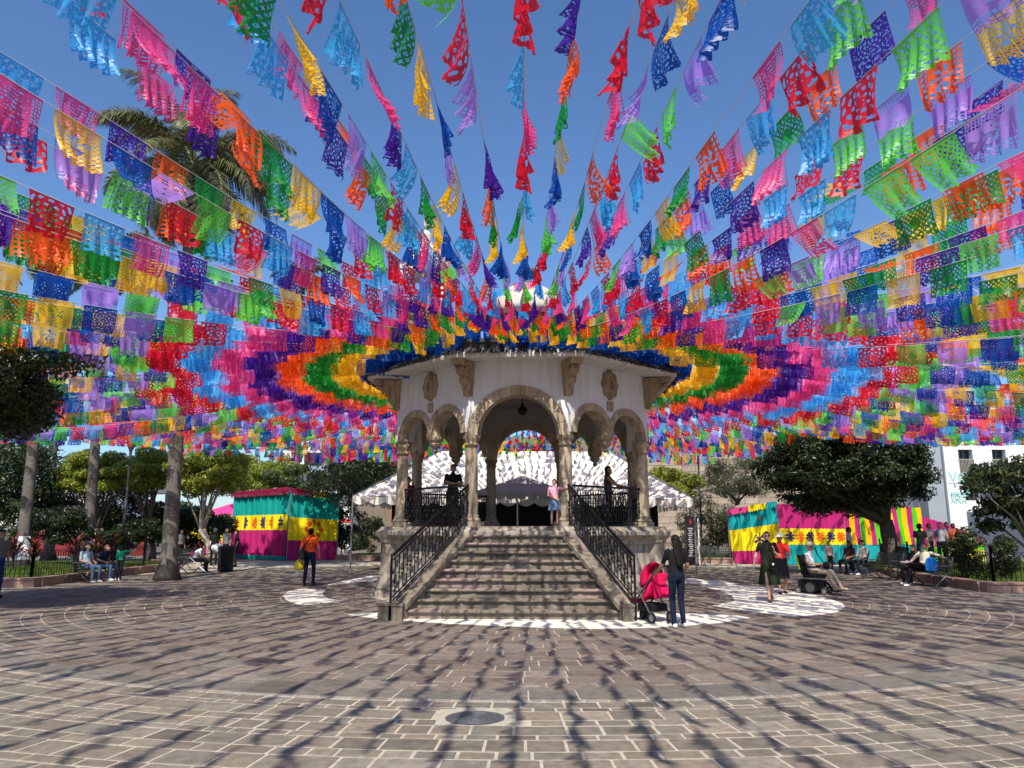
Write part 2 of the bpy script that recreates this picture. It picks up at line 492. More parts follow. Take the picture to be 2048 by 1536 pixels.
def ring_stones(w, pt, c, r, sp, th, n, depth):
    for k in range(n):
        a1 = PI * k / n + (.006 if k else 0); a2 = PI * (k + 1) / n - (.006 if k < n - 1 else 0)
        mb = MB(); V = []; pr = RND.uniform(-.006, .008)
        m = 3
        for o in (-depth, depth + pr):
            for rr in (r - .012, r + th):
                for q in range(m + 1):
                    a = a1 + (a2 - a1) * q / m
                    V.append(pt(c - rr * math.cos(a), o, sp + rr * math.sin(a)))
        e = m + 1; fs = []
        for q in range(m):
            fs += [(q, q + 1, e + q + 1, e + q), (2 * e + q, 3 * e + q, 3 * e + q + 1, 2 * e + q + 1), (q, 2 * e + q, 2 * e + q + 1, q + 1), (e + q, e + q + 1, 3 * e + q + 1, 3 * e + q)]
        fs += [(0, e, 3 * e, 2 * e), (m, 2 * e + m, 3 * e + m, e + m)]
        mb.add(V, fs).build('voussoir', STONE, w)
P8 = oc(0)
def rosette():
    mb = MB(); n = 48; ring = lambda f, y: [Vector((math.cos(2 * PI * k / n) * f * .29 * (.88 + .17 * abs(math.cos(8 * PI * k / n))), y, math.sin(2 * PI * k / n) * f * .37 * (.88 + .17 * abs(math.cos(8 * PI * k / n))))) for k in range(n)]
    mb.loft([ring(1.0, .02), ring(1.0, -.05), ring(.93, -.075), ring(.84, -.06), ring(.78, -.085), ring(.55, -.07), ring(.45, -.10), ring(.30, -.09), ring(.26, -.03), ring(.05, .0)])
    return sharp(mb.build('rosette', STONE_CARVED, kiosk), 30)
for i in range(8):
    A, B = P8[i - 1], P8[i]; L = (B - A).length; t = (B - A) / L; nrm = Vector((t.y, -t.x, 0))
    if i % 2 == 0:
        w, pt = wall_face(A, B, [(L / 2, .975, SP1)])
        ring_stones(w, pt, L / 2, .975, SP1, .225, 11, WT + .035)
    else:
        c1 = .79; r1 = .60
        w, pt = wall_face(A, B, [(c1, r1, SP2), (L - c1, r1, SP2)])
        for cc in (c1, L - c1): ring_stones(w, pt, cc, r1, SP2, .165, 9, WT + .03)
        # hanging stone between the two arches
        pm = MB().lathe([(.02, -.42), (.05, -.40), (.075, -.35), (.05, -.31), (.06, -.29), (.12, -.25), (.15, -.18), (.13, -.14), (.19, -.10), (.21, -.05), (.21, 0), (.17, .03), (.16, .25), (.11, .45)], n=16)
        mid = pt(L / 2, 0, SP2 + .02)
        pd = sharp(pm.build('pendant', STONE_CARVED, kiosk, loc=mid)); pd.scale = (1, 1, 1)
        tb = MB().box((0, 0, 0), (.20, .05, .24)).build('plaque', STONE, kiosk, loc=pt(L / 2, WT + .02, 4.70)); tb.rotation_euler = (0, 0, math.atan2(t.y, t.x))
        ro = rosette(); ro.location = pt(L / 2, WT, 5.25); ro.rotation_euler = (0, 0, math.atan2(t.y, t.x))
# carved corbels on the corners
def corbel():
    mb = MB(); prof = [(.0, 4.80, .09), (.05, 4.80, .09), (.10, 4.83, .10), (.10, 4.92, .10), (.16, 4.96, .105), (.15, 5.04, .105), (.24, 5.10, .12), (.28, 5.18, .12), (.25, 5.24, .12), (.40, 5.30, .13), (.46, 5.38, .13), (.42, 5.44, .13), (.62, 5.48, .15), (.66, 5.60, .15)]
    rings = []
    for x, z, w in prof: rings.append([Vector((-.12, -w, z)), Vector((x, -w, z)), Vector((x, w, z)), Vector((-.12, w, z))])
    mb.loft(rings)
    for k in (-1, 0, 1): mb.ball((.52, k * .075, 5.40), (.06, .035, .05), n=8, m=5)
    for s in (-1, 1):
        sp = [(.22 + (.10 - .012 * q) * math.cos(q * .62), s * .135, 5.40 + (.10 - .012 * q) * math.sin(q * .62)) for q in range(9)]
        mb.tube(sp, .018, 5)
    return mb.mesh('corbel', STONE_CARVED)
cm = corbel()
for p in oc(WT):
    obj('corbel', cm, kiosk, loc=(p.x, p.y, 0), rot=(0, 0, math.atan2(p.y, p.x)))
# eave, roof edge, tiles, roof
sharp(octloft([(-.3, 5.64), (.17, 5.645), (.92, 5.60), (.94, 5.66), (.94, 5.70), (.55, 5.90), (.3, 5.94)]).build('eave', M('eave_plaster', (.62, .60, .57), .9, .08, 2, stain=.2), kiosk))
sharp(octloft([(.55, 5.70), (.62, 5.98), (.66, 6.02), (.66, 6.10), (.55, 6.14), (.40, 6.16), (.0, 6.16), (-1.2, 6.22), (-2.3, 6.28), (-2.9, 6.30)]).build('roof', ROOFMAT, kiosk))
tm = MB()
tm.loft([[Vector((x * w, y, z + .05 * math.cos(x * PI / 2))) for x in (-1, -.6, -.2, .2, .6, 1)] + [Vector((x * w, y, z - .012 + .05 * math.cos(x * PI / 2))) for x in (1, .6, .2, -.2, -.6, -1)] for y, z, w in ((-1.0, 5.655, .066), (-.62, 5.87, .058))])
tile_m = tm.mesh('roof_tile', TILE)
for i in range(8):
    if i in (3, 4, 5): continue
    A, B = oc(0)[i - 1], oc(0)[i]; t = (B - A).normalized(); nrm = Vector((t.y, -t.x, 0)); L = (B - A).length + 2 * .93 * T225
    k = int(L / .135); mid = (A + B) / 2
    for q in range(k):
        s = (q + .5) / k * L - L / 2
        p = mid + t * s
        o = obj('roof_tile', tile_m, kiosk, loc=(p.x, p.y, RND.uniform(-.012, .016)), rot=(RND.uniform(-.015, .015), 0, math.atan2(t.y, t.x) + RND.uniform(-.02, .02)))
MB().prism([(p.x, p.y) for p in oc(-.15)], 5.50, 5.56).build('ceiling', PLASTER_SHADED, kiosk)
MB().lathe([(.0, 6.28), (.35, 6.30), (.30, 6.40), (.16, 6.48), (.10, 6.6)], n=16).build('roof_cap', ROOFMAT, kiosk)
tag(MB().ball((0, 0, 0), (.13, .13, .13)).lathe([(.05, .12), (.05, .18), (.015, .2), (.015, .75)], n=8).build('ceiling_lamp', IRON, loc=KC + Vector((-.02, -1.2, 4.78))), 'round black lamp hanging under the bandstand ceiling', 'lamp')

# stairs: ten risers, flaring towards the ground
NST = 10; RIS = FZ / NST; YT = -3.46; TRD = .305
def halfw(y): return .93 + (-(y) - 3.46) / 2.75 * 1.10
for k in range(NST):
    zt = FZ - k * RIS; yf = YT - k * TRD; hw = halfw(yf)
    st = MB().box((0, (yf + YT + .4) / 2 + .04, zt - RIS / 2 - .03), (2 * hw - .06, (YT + .36 - yf), RIS - .06)).build('step', STONE_STEP, kiosk)
    nb = 3 + (k % 2) + k // 4; xs = [-hw] + sorted(-hw + 2 * hw * (q + RND.uniform(-.18, .18)) / nb for q in range(1, nb)) + [hw]
    for q in range(nb):
        x0, x1 = xs[q] + .004, xs[q + 1] - .004
        mt = STONE_ROSE if RND.random() < .10 else STONE_STEP
        # riser block
        MB().box(((x0 + x1) / 2, yf + .10, zt - RIS / 2 - .028), (x1 - x0, .16 + RND.uniform(-.006, .006), RIS - .055)).build('riser_stone', mt, st)
        # worn tread slab with rounded nose
        zz = zt + RND.uniform(-.005, .004); nose = .045; m = 9; rings = []
        for i in range(m):
            x = x0 + (x1 - x0) * i / (m - 1); w = RND.uniform(-.007, .006)
            if RND.random() < .07: w -= .03
            dz = -.014 * math.sin(PI * (x + hw) / (2 * hw)) * (.6 + .4 * (k > 3)) + RND.uniform(-.003, .003)
            y = yf - nose - w
            rings.append([Vector((x, y + .02, zz - .06)), Vector((x, y, zz - .042)), Vector((x, y, zz - .022)), Vector((x, y + .022, zz - .004 + dz)), Vector((x, yf + .12, zz)), Vector((x, yf + TRD + .02, zz)), Vector((x, yf + TRD + .02, zz - .06))])
        sharp(MB().loft(rings).build('tread_stone', mt if RND.random() < .92 else STONE_ROSE, st), 50)
# cheek walls and copings
yb = YT - 9 * TRD - .05
for s in (-1, 1):
    A = Vector((s * 1.02, YT + .12, 0)); B = Vector((s * 2.16, yb - .02, 0)); d = (B - A).normalized(); nn = Vector((-d.y, d.x, 0)) * s
    if nn.x * s < 0: nn = -nn
    ck = MB(); zA, zB = FZ + .05, .30
    def quadring(P, w, z0, z1): return [P - nn * w + Vector((0, 0, z0)), P + nn * w + Vector((0, 0, z0)), P + nn * w + Vector((0, 0, z1)), P - nn * w + Vector((0, 0, z1))]
    ck.loft([quadring(A, .12, -.02, zA - .10), quadring(B, .12, -.02, zB - .10)])
    cw = ck.build('cheek_wall', STONE_STEP, kiosk)
    nseg = 5
    for q in range(nseg):
        P = A.lerp(B, q / nseg + (.004 if q else 0)); Q = A.lerp(B, (q + 1) / nseg - .004)
        z0 = zA + (zB - zA) * (q / nseg); z1 = zA + (zB - zA) * ((q + 1) / nseg); j = RND.uniform(-.008, .008)
        MB().loft([quadring(P, .17 + j, z0 - .10, z0), quadring(Q, .17 + j, z1 - .10, z1)]).build('coping_stone', STONE_STEP, cw)
    for (dx, w) in ((0, .17), (.26, .17)) if s < 0 else ((0, .17),):
        MB().box((B.x + s * dx, B.y - .08, .13), (.20, .26, .29)).box((B.x + s * dx, B.y - .08, .29), (.24, .30, .04)).build('end_block', STONE_STEP, kiosk)

# wrought iron
def spiral(cx, cz, r, a0, turns, sgn, n=16):
    return [(cx + r * (1 - .82 * i / n) * math.cos(a0 + sgn * turns * 2 * PI * i / n), 0, cz + r * (1 - .82 * i / n) * math.sin(a0 + sgn * turns * 2 * PI * i / n)) for i in range(n + 1)]
def baluster(h):
    mb = MB(); mb.bar((0, 0, 0), (0, 0, h), .016, .016)
    mb.tube(spiral(.052, h * .80, .052, PI, 1.4, -1), .009, 4)
    mb.tube(spiral(-.052, h * .60, .052, 0, 1.4, 1), .009, 4)
    mb.tube(spiral(.052, h * .22, .052, PI, 1.4, 1), .009, 4)
    mb.tube(spiral(-.045, h * .38, .045, 0, 1.4, -1), .009, 4)
    mb.box((0, 0, h * .5), (.03, .03, .05)); mb.box((0, 0, h * .9), (.028, .028, .03))
    return mb.mesh('baluster', IRON)
BAL = baluster(.80)
def railing(p0, p1, n, h, zoff=.06):
    p0, p1 = Vector(p0), Vector(p1); up = Vector((0, 0, 1)); d = (p1 - p0); ang = math.atan2(d.y, d.x)
    mb = MB()
    mb.bar(p0 + up * (h + zoff), p1 + up * (h + zoff), .035, .05)
    for zz in (zoff, zoff + .07, h + zoff - .10): mb.bar(p0 + up * zz, p1 + up * zz, .02, .018)
    L = d.length; k = int(L / .085)
    for q in range(k):
        P = p0 + d * ((q + .5) / k) + up * (h + zoff - .05)
        mb.tube([P + Vector((math.cos(ang) * .03 * math.cos(a), math.sin(ang) * .03 * math.cos(a), .03 * math.sin(a))) for a in (0, 1.26, 2.51, 3.77, 5.03)], .006, 4, close=True)
    r = mb.build('iron_railing', IRON, kiosk)
    for q in range(n):
        P = p0 + d * ((q + .5) / n) + up * (zoff + .07)
        b = obj('baluster', BAL, r, loc=P, rot=(0, 0, ang + (PI if q % 2 else 0))); b.scale = (1, 1, (h - .17) / .80)
    return r
for i in range(1, 8):
    A, B = oc(.02)[i - 1], oc(.02)[i]; d = (B - A).normalized(); up = Vector((0, 0, FZ))
    if i == 4: continue
    railing(A + d * .16 + up, B - d * .16 + up, 28 if i % 2 else 22, .90)
for s in (-1, 1):
    A = Vector((s * 1.16, YT + .12, FZ + .05)); B = Vector((s * 2.28, yb - .06, .30))
    railing(A, B, 22, .86, .05)
    MB().bar(Vector((s * 2.31, yb - .09, 0)), Vector((s * 2.31, yb - .09, 1.22)), .04, .04).build('newel_post', IRON, kiosk)
# ------------------------------------------------------------------ foliage tools
def leaf_cloud(name, P, Nn, size, aspect, mat, parent, droop=0.0):
    n = len(P)
    Nn = Nn / np.maximum(np.linalg.norm(Nn, axis=1, keepdims=True), 1e-6)
    T = NR.normal(size=(n, 3)); T[:, 2] -= droop
    T -= Nn * np.sum(T * Nn, axis=1, keepdims=True)
    T /= np.maximum(np.linalg.norm(T, axis=1, keepdims=True), 1e-6)
    B = np.cross(Nn, T); s = (size * NR.uniform(.6, 1.25, n))[:, None]
    V = np.empty((n, 4, 3))
    V[:, 0] = P - T * s; V[:, 1] = P + B * s * aspect - T * s * .1 + Nn * s * .12; V[:, 2] = P + T * s; V[:, 3] = P - B * s * aspect - T * s * .1 + Nn * s * .12
    F = np.arange(n * 4).reshape(n, 4)
    return obj(name, mesh(name, V.reshape(-1, 3), F, mat), parent)

def clumps(c, r, n, sub=.34, flat=None, seed=0):
    g = np.random.default_rng(seed); out = []
    while len(out) < n:
        d = g.normal(size=3); d /= np.linalg.norm(d)
        k = g.uniform(.45, .98)
        p = np.array(c) + d * np.array(r) * k
        if flat is not None and p[2] < flat: p[2] = flat + g.uniform(0, .2) * r[2]
        q = sub * g.uniform(.65, 1.25)
        out.append((p, np.array((q * min(r[0], 1.6 * r[2]), q * min(r[1], 1.6 * r[2]), q * .85 * r[2]))))
    return out

def crown_points(cl, n, shell=.55):
    w = np.array([q[1][0] ** 2 for q in cl]); w /= w.sum()
    idx = NR.choice(len(cl), size=n, p=w)
    C = np.array([q[0] for q in cl])[idx]; R = np.array([q[1] for q in cl])[idx]
    d = NR.normal(size=(n, 3)); d /= np.linalg.norm(d, axis=1, keepdims=True)
    rr = (shell + (1.12 - shell) * NR.random(n) ** .8)[:, None]
    P = C + d * R * rr
    Nn = d * .7 + NR.normal(size=(n, 3)) * .55; Nn[:, 2] += .35
    return P, Nn

def tree(name, label, base, c, r, nleaf, size, mat, bark=None, tr=.14, nsub=26, sub=.34, aspect=.45, group=None, cat='tree', seed=1, flat=None, limbs=6, lime=0.0, fork=.55, droop=.2, shell=.55, multi=1):
    bark = bark or BARK
    t = thing(name, label, cat, base, 0, group)
    b = Vector(base); cl = clumps(Vector(c) - b, r, nsub, sub, None if flat is None else flat - b.z, seed)
    P, Nn = crown_points(cl, nleaf, shell)
    leaf_cloud('crown', P, Nn, size, aspect, mat, t, droop)
    if tr > 0:
        rg = random.Random(seed); mb = MB(); cc = Vector(c) - b
        for mlt in range(multi):
            off = Vector((rg.uniform(-.25, .25), rg.uniform(-.2, .2), 0)) * (multi > 1)
            top = cc + Vector((rg.uniform(-.3, .3) * r[0], rg.uniform(-.3, .3) * r[1], 0)) if multi > 1 else cc
            fk = Vector((0, 0, 0)).lerp(top, fork); fk.z = (cc.z - r[2]) * (.95 if multi == 1 else .5)
            fk.z = max(fk.z, .25)
            pts = [off, off + Vector((rg.uniform(-.05, .05), 0, fk.z * .35)), fk * .65 + off * .35 + Vector((rg.uniform(-.08, .08), rg.uniform(-.08, .08), fk.z * .05)), fk]
            mb.tube(pts, [tr * 1.45, tr * 1.08, tr * .95, tr * .85], 9)
            for q in range(limbs):
                e = Vector(cl[(q * 3 + mlt) % len(cl)][0])
                m1 = fk.lerp(e, .5) + Vector((rg.uniform(-.15, .15), rg.uniform(-.15, .15), rg.uniform(.0, .25)))
                mb.tube([fk - Vector((0, 0, .1)), m1, e], [tr * .55, tr * .36, tr * .10], 6)
        mb.build('trunk', bark, t, True)
        if lime:
            mb = MB(); mb.tube([(0, 0, -.01), (0, 0, lime * .5), (0, 0, lime)], [tr * 1.5, tr * 1.22, tr * 1.12], 10); mb.build('painted_base', LIMEWASH, t, True)
    return t

def palm(label, base, top, r0, nf, fl, lime=0.0, bark=None, seed=1, swoop=1.0, leaf=None, group='palms'):
    t = thing('palm_tree', label, 'palm', base, 0, group); rg = random.Random(seed)
    b = Vector(base); e = Vector(top) - b; n = 26; pts = []; rs = []
    for i in range(n + 1):
        k = i / n; p = Vector((e.x * k ** 1.15, e.y * k, e.z * k)); pts.append(p)
        rs.append(r0 * (1.0 - .38 * k + .8 * math.exp(-k * 60)) * (1 + .018 * (i % 2)))
    MB().tube(pts, rs, 12).build('trunk', bark or BARK_PALM, t, True)
    if lime:
        k = lime / e.z; MB().tube([pts[0] - Vector((0, 0, .01)), pts[0].lerp(pts[1], .5), Vector((e.x * k ** 1.15, e.y * k, lime))], [r0 * 1.58, r0 * 1.3, r0 * 1.06], 12).build('painted_base', LIMEWASH, t, True)
    MB().tube([e - Vector((0, 0, .9)), e - Vector((0, 0, .3)), e + Vector((0, 0, .2))], [r0 * .62, r0 * .8, r0 * .35], 10).build('crownshaft', LEAF_PALM, t, True)
    fr = thing_part('fronds', t)
    for f in range(nf):
        az = f * 2.399 + rg.uniform(-.2, .2); el = rad(rg.choice((62, 40, 22, 5, -12, -30))) + rg.uniform(-.15, .15); L = fl * rg.uniform(.85, 1.1)
        hd = Vector((math.cos(az), math.sin(az), 0)); p = Vector(e); ang = el; m = 15; sp = [p.copy()]
        for q in range(m):
            ang -= (.035 + .012 * q) * swoop * rg.uniform(.8, 1.2)
            p = p + (hd * math.cos(ang) + Vector((0, 0, math.sin(ang)))) * (L / m); sp.append(p.copy())
        mb = MB(); mb.tube(sp, [.035 * (1 - .8 * q / m) for q in range(m + 1)], 4)
        side = Vector((-hd.y, hd.x, 0))
        for q in range(2, m):
            for sub in (0, .17, .33, .5, .67, .83):
                c0 = sp[q].lerp(sp[q + 1], sub); tdir = (sp[q + 1] - sp[q]).normalized()
                ll = fl * .20 * math.sin(PI * min(1, (q + sub) / m * .86 + .12)) ** .7
                for s in (-1, 1):
                    d = (side * s * .75 + tdir * .5 + Vector((0, 0, rg.uniform(-.55, .15)))).normalized()
                    tip = c0 + d * ll + Vector((0, 0, -.28 * ll)); mid = c0 + d * ll * .55
                    w = tdir * .022
                    mb.add([c0 - w, c0 + w, mid + w * 1.2, tip, mid - w * 1.2], [(0, 1, 2, 4), (4, 2, 3)])
        mb.build('frond', leaf or LEAF_PALM, t)
    bpy.data.objects.remove(fr)
    return t
def thing_part(n, p):
    o = bpy.data.objects.new(n, None); COL.objects.link(o); o.parent = p; return o

# ------------------------------------------------------------------ planters, lawns, kerbs, fences
hoop = MB(); hw_ = .14
hoop.tube([(-hw_, 0, 0), (-hw_, 0, .62), (-hw_ * .8, 0, .70), (-hw_ * .35, 0, .76), (0, 0, .785), (hw_ * .35, 0, .76), (hw_ * .8, 0, .70), (hw_, 0, .62), (hw_, 0, 0)], .009, 5)
HOOP = hoop.mesh('hoop', IRON)
def fence(label, pts, z=.27, group=None):
    t = thing('iron_fence', label, 'fence', (pts[0][0], pts[0][1], z), 0, group); o = Vector((pts[0][0], pts[0][1], 0))
    for (a, b) in zip(pts[:-1], pts[1:]):
        A = Vector((a[0], a[1], 0)) - o; B = Vector((b[0], b[1], 0)) - o; d = B - A; L = d.length; ang = math.atan2(d.y, d.x)
        mb = MB()
        for zz in (.10, .60): mb.bar(A + Vector((0, 0, zz)), B + Vector((0, 0, zz)), .022, .012)
        mb.build('rail', IRON, t)
        npost = max(1, int(L / 2.2))
        for q in range(npost + 1):
            P = A.lerp(B, q / npost)
            MB().box((P.x, P.y, .45), (.05, .05, .92)).ball((P.x, P.y, .95), .045, n=6, m=4).build('post', IRON, t)
        k = int(L / .14)
        for q in range(k):
            obj('hoop', HOOP, t, loc=A.lerp(B, (q + .5) / k), rot=(0, 0, ang))
    return t
def planter(name, label, poly, kerb_edges, lawn=True):
    t = MB().prism(poly, -.01, .20).build(name, GRASS_SOIL); tag(t, label, 'planter')
    for a, b in kerb_edges:
        A, B = Vector((*a, 0)), Vector((*b, 0)); d = B - A; L = d.length; k = max(1, round(L / 1.3))
        for q in range(k):
            P, Q = A.lerp(B, q / k + .004), A.lerp(B, (q + 1) / k - .004)
            mb = MB(); mb.bar(P + Vector((0, 0, .10)), Q + Vector((0, 0, .10)), .30, .22); mb.bar(P + Vector((0, 0, .24)), Q + Vector((0, 0, .24)), .36, .06)
            mb.build('kerb_stone', KERB, t)
    return t
def lawn(label, box, n, z=.20, h=.16):
    x0, x1, y0, y1 = box
    P = np.stack([NR.uniform(x0, x1, n), NR.uniform(y0, y1, n), np.full(n, z)], 1)
    a = NR.uniform(0, 2 * PI, n); w = np.stack([np.cos(a), np.sin(a), np.zeros(n)], 1) * .012
    lean = np.stack([NR.normal(0, .05, n), NR.normal(0, .05, n), h * NR.uniform(.5, 1.3, n)], 1)
    V = np.stack([P - w, P + w, P + lean], 1).reshape(-1, 3)
    return tag(obj('lawn_grass', mesh('lawn_grass', V, np.arange(n * 3).reshape(n, 3), GRASS)), label, 'grass', kind='stuff')

LP = [(-40, 23.2), (-14.2, 23.2), (-14.4, 33.5), (-17, 37), (-40, 37)]
planter('planter', 'raised garden bed with lawn and red kerb at the left edge', LP, [((-26, 23.2), (-14.03, 23.2)), ((-14.2, 23.36), (-14.4, 33.5)), ((-14.5, 33.6), (-17, 37))])
fence('black hooped iron fence around the left lawn with red plants', [(-25, 23.4), (-14.4, 23.4), (-14.6, 33.2)])
lawn('short green grass of the lawn behind the left fence', (-26, -14.6, 23.6, 33), 26000)
RP = [(12.95, 21.3), (40, 21.3), (40, 35.5), (16.5, 35.5), (15.0, 31.6), (13.45, 27)]
planter('planter', 'raised garden bed with lawn and dark kerb at the right edge', RP, [((12.78, 21.3), (24, 21.3)), ((12.95, 21.46), (13.45, 27)), ((13.47, 27.1), (15.0, 31.6)), ((15.05, 31.7), (16.5, 35.5))])
fence('black hooped iron fence around the right garden bed behind the benches', [(24, 21.6), (13.3, 21.6), (13.75, 27), (15.3, 31.6), (16.6, 35.0)])
lawn('short green grass of the lawn behind the right fence', (13.8, 24, 21.8, 34), 22000)
BP = [(-9.6, 43), (-4.6, 41), (-4.6, 50), (-9.6, 50)]
planter('planter', 'low garden bed behind the left pole of the white marquee', BP, [((-9.6, 43), (-4.6, 41))])
fence('black iron fence behind the left pole of the white marquee', [(-9.5, 43.2), (-4.7, 41.2)])
QP = [(8.4, 38.6), (14, 38.6), (14, 48), (8.4, 48)]
planter('planter', 'low garden bed behind the black sign and the far bench', QP, [((8.4, 38.6), (14, 38.6))])
fence('black iron fence behind the black sign and the far bench', [(7.6, 38.8), (13, 38.8)])
lawn('grass strip seen through the fence behind the black sign', (8.5, 13.5, 39, 43), 5000)

# ------------------------------------------------------------------ trees
tree('ficus_tree', 'dark leafy tree cut by the left edge, its crown hanging over the plaza', (-13.6, 16.2, 0), (-12.2, 16.0, 4.95), (3.0, 2.6, 1.75), 50000, .075, LEAF_DARK, tr=.2, nsub=46, sub=.30, seed=3, limbs=8)
tree('ficus_tree', 'broad dark round-crowned tree in front of the striped booth on the right', (14.75, 30.0, .2), (13.05, 30.0, 3.95), (3.2, 2.6, 1.85), 95000, .085, LEAF_DARK, tr=.30, nsub=210, sub=.215, seed=4, flat=2.5, limbs=9, fork=.12, shell=.25)
tree('dark_tree', 'dark dense tree behind the white-based palm at the far left', (-24.5, 36, 0), (-24.0, 36, 4.0), (3.6, 3, 2.5), 20000, .11, LEAF_DARK, tr=.2, nsub=40, seed=5)
tree('dark_tree', 'dark tree behind the far-left palms, just left of the clipped trees', (-21.6, 40, 0), (-21.6, 40, 3.2), (2.3, 2, 2.2), 9000, .11, LEAF_DARK, tr=.15, nsub=24, seed=6)
cg = 'clipped ficus trees of the left garden'
for i, (u, y, vt, vb, rx, lb) in enumerate(((200, 36, 903, 990, 1.75, 'clipped yellow-green tree left of the lamp post'), (300, 39, 893, 985, 1.6, 'clipped yellow-green tree between lamp post and the tall palm trunk'), (415, 38, 886, 998, 2.0, 'clipped yellow-green tree just right of the tall palm trunk'), (530, 49, 898, 990, 2.6, 'clipped yellow-green tree above the left booth'))):
    p0, p1 = at(u, vt, y), at(u, vb, y); b = at(u - 5 + 6 * i, 1085, y); b.z = .1
    tree('clipped_tree', lb, b, (p0.x, y, (p0.z + p1.z) / 2), (rx, 1.5, (p0.z - p1.z) / 2 * .95), 22000, .08, LEAF_LIME, BARK_PALE if i == 2 else BARK, tr=.12, nsub=44, sub=.30, group=cg, seed=20 + i, lime=1.0, multi=3, limbs=4)
def bush(label, u, v0, v1, y, rx, mat, n, size=.07, name='shrub', seed=1, tr=0.0, **k):
    p0, p1 = at(u, v0, y), at(u, v1, y); z1 = max(p1.z, .05)
    return tree(name, label, (p0.x, y, z1), (p0.x, y, (p0.z + z1) / 2), (rx, rx * .8, (p0.z - z1) / 2), n, size, mat, tr=tr, nsub=k.pop('nsub', 20), cat='shrub' if name == 'shrub' else 'tree', seed=seed, **k)
bush('dark shrub beside the white-based palm behind the left fence', 130, 1010, 1095, 31, 1.3, LEAF_DARK, 6000, seed=30)
bush('dark shrub behind the left lamp post', 285, 1035, 1105, 33, 1.1, LEAF_DARK, 5000, seed=31)
bush('dark shrub left of the white umbrellas', 60, 1000, 1095, 33, 1.6, LEAF_DARK, 6000, seed=32)
bush('low dark hedge behind the seated people on the left', 220, 1060, 1105, 30, 1.2, LEAF_DARK, 3500, seed=33)
bush('dark tree mass behind the left booth', 610, 930, 990, 47, 2.2, LEAF_MID, 7000, .09, 'leafy_tree', 34, .12)
bush('dark shrub right of the left booth', 690, 1000, 1112, 45, 1.5, LEAF_DARK, 6000, .1, seed=51)
bush('dark shrub behind the people at the left booth', 400, 1010, 1100, 42, 2.2, LEAF_DARK, 8000, .1, seed=52)
bush('dark shrub behind the third clipped tree', 330, 1000, 1095, 43, 2.0, LEAF_DARK, 8000, .1, seed=53)
bush('feathery dark tree between the white house and the bandstand', 722, 888, 1010, 42, 2.9, LEAF_DARK, 15000, .12, 'dark_tree', 35, .2, droop=1.0, aspect=.25, nsub=40)
bush('dark tree behind the left arches of the bandstand', 835, 862, 960, 46, 2.6, LEAF_DARK, 9000, .12, 'dark_tree', 36, .2, aspect=.3)
bush('green tree seen through the main arch, left of its middle', 950, 868, 930, 47, 2.6, LEAF_MID, 9000, .10, 'leafy_tree', 37, .2)
bush('green tree seen through the main arch, right of its middle', 1085, 870, 930, 49, 2.6, LEAF_MID, 8000, .10, 'leafy_tree', 38, .2)
bush('glossy shrub under the left end of the white marquee', 742, 1040, 1112, 40, 1.1, LEAF_DARK, 5000, seed=39)
bush('round yellow-green bush behind the right end of the marquee', 1352, 930, 1010, 42, 1.9, LEAF_LIME, 9000, .085, seed=40)
bush('grey-green olive-like tree left of the broad dark tree', 1470, 912, 1010, 44, 1.9, LEAF_OLIVE, 8000, .10, 'olive_tree', 41, .12, aspect=.22, sub=.26, nsub=36, droop=.8)
bush('loose flowering shrub behind the black sign', 1405, 985, 1108, 41, 1.5, LEAF_OLIVE, 6000, .10, seed=42, aspect=.25, droop=.4)
bush('loose shrub behind the far iron bench', 1455, 1010, 1105, 42, 1.6, LEAF_OLIVE, 5000, .10, seed=43, aspect=.25, droop=.4)
bush('rounded flowering shrub inside the fence at the right', 1958, 1055, 1160, 23.6, .95, LEAF_MID, 7000, .055, seed=44)
bush('tall tree top left of the church dome', 825, 590, 760, 50, 2.6, LEAF_MID, 8000, .12, 'leafy_tree', 45, .25)
bush('feathery tree rising above the bunting at the far right', 1985, 585, 660, 80, 8, LEAF_OLIVE, 12000, .26, 'leafy_tree', 46, .25, aspect=.18, sub=.22, nsub=60)
rt = tree('broadleaf_tree', 'pale-trunked tree with broad leaf clusters at the right edge', (17.4, 26, .2), (17.3, 25.6, 2.9), (2.5, 2.2, 1.3), 6500, .15, LEAF_BROAD, BARK_PALE, tr=.10, nsub=46, sub=.22, seed=47, limbs=11, aspect=.34, multi=2, shell=.2)

palm('tall palm rising beside the left bench, crown above the bunting', (-11.6, 26.3, 0), at(385, 325, 27.2), .26, 44, 4.3, seed=2)
palm('palm with white-painted foot behind the left lawn, nearest the left edge', (at(44, 1100, 29.5).x, 29.5, .15), at(110, 470, 30), .23, 18, 2.8, lime=1.25, seed=3)
palm('palm with white-painted foot right of the white umbrellas', (at(176, 1090, 32).x, 32, .15), at(215, 520, 32.5), .22, 18, 2.8, lime=1.3, seed=4)
palm('slim palm trunk behind the far-left dark tree', (at(100, 1090, 42).x, 42, 0), at(112, 640, 42), .26, 14, 2.8, seed=5)
palm('distant palm behind the left booth', (at(588, 1090, 52).x, 52, 0), at(606, 560, 52), .26, 18, 3.0, seed=6)

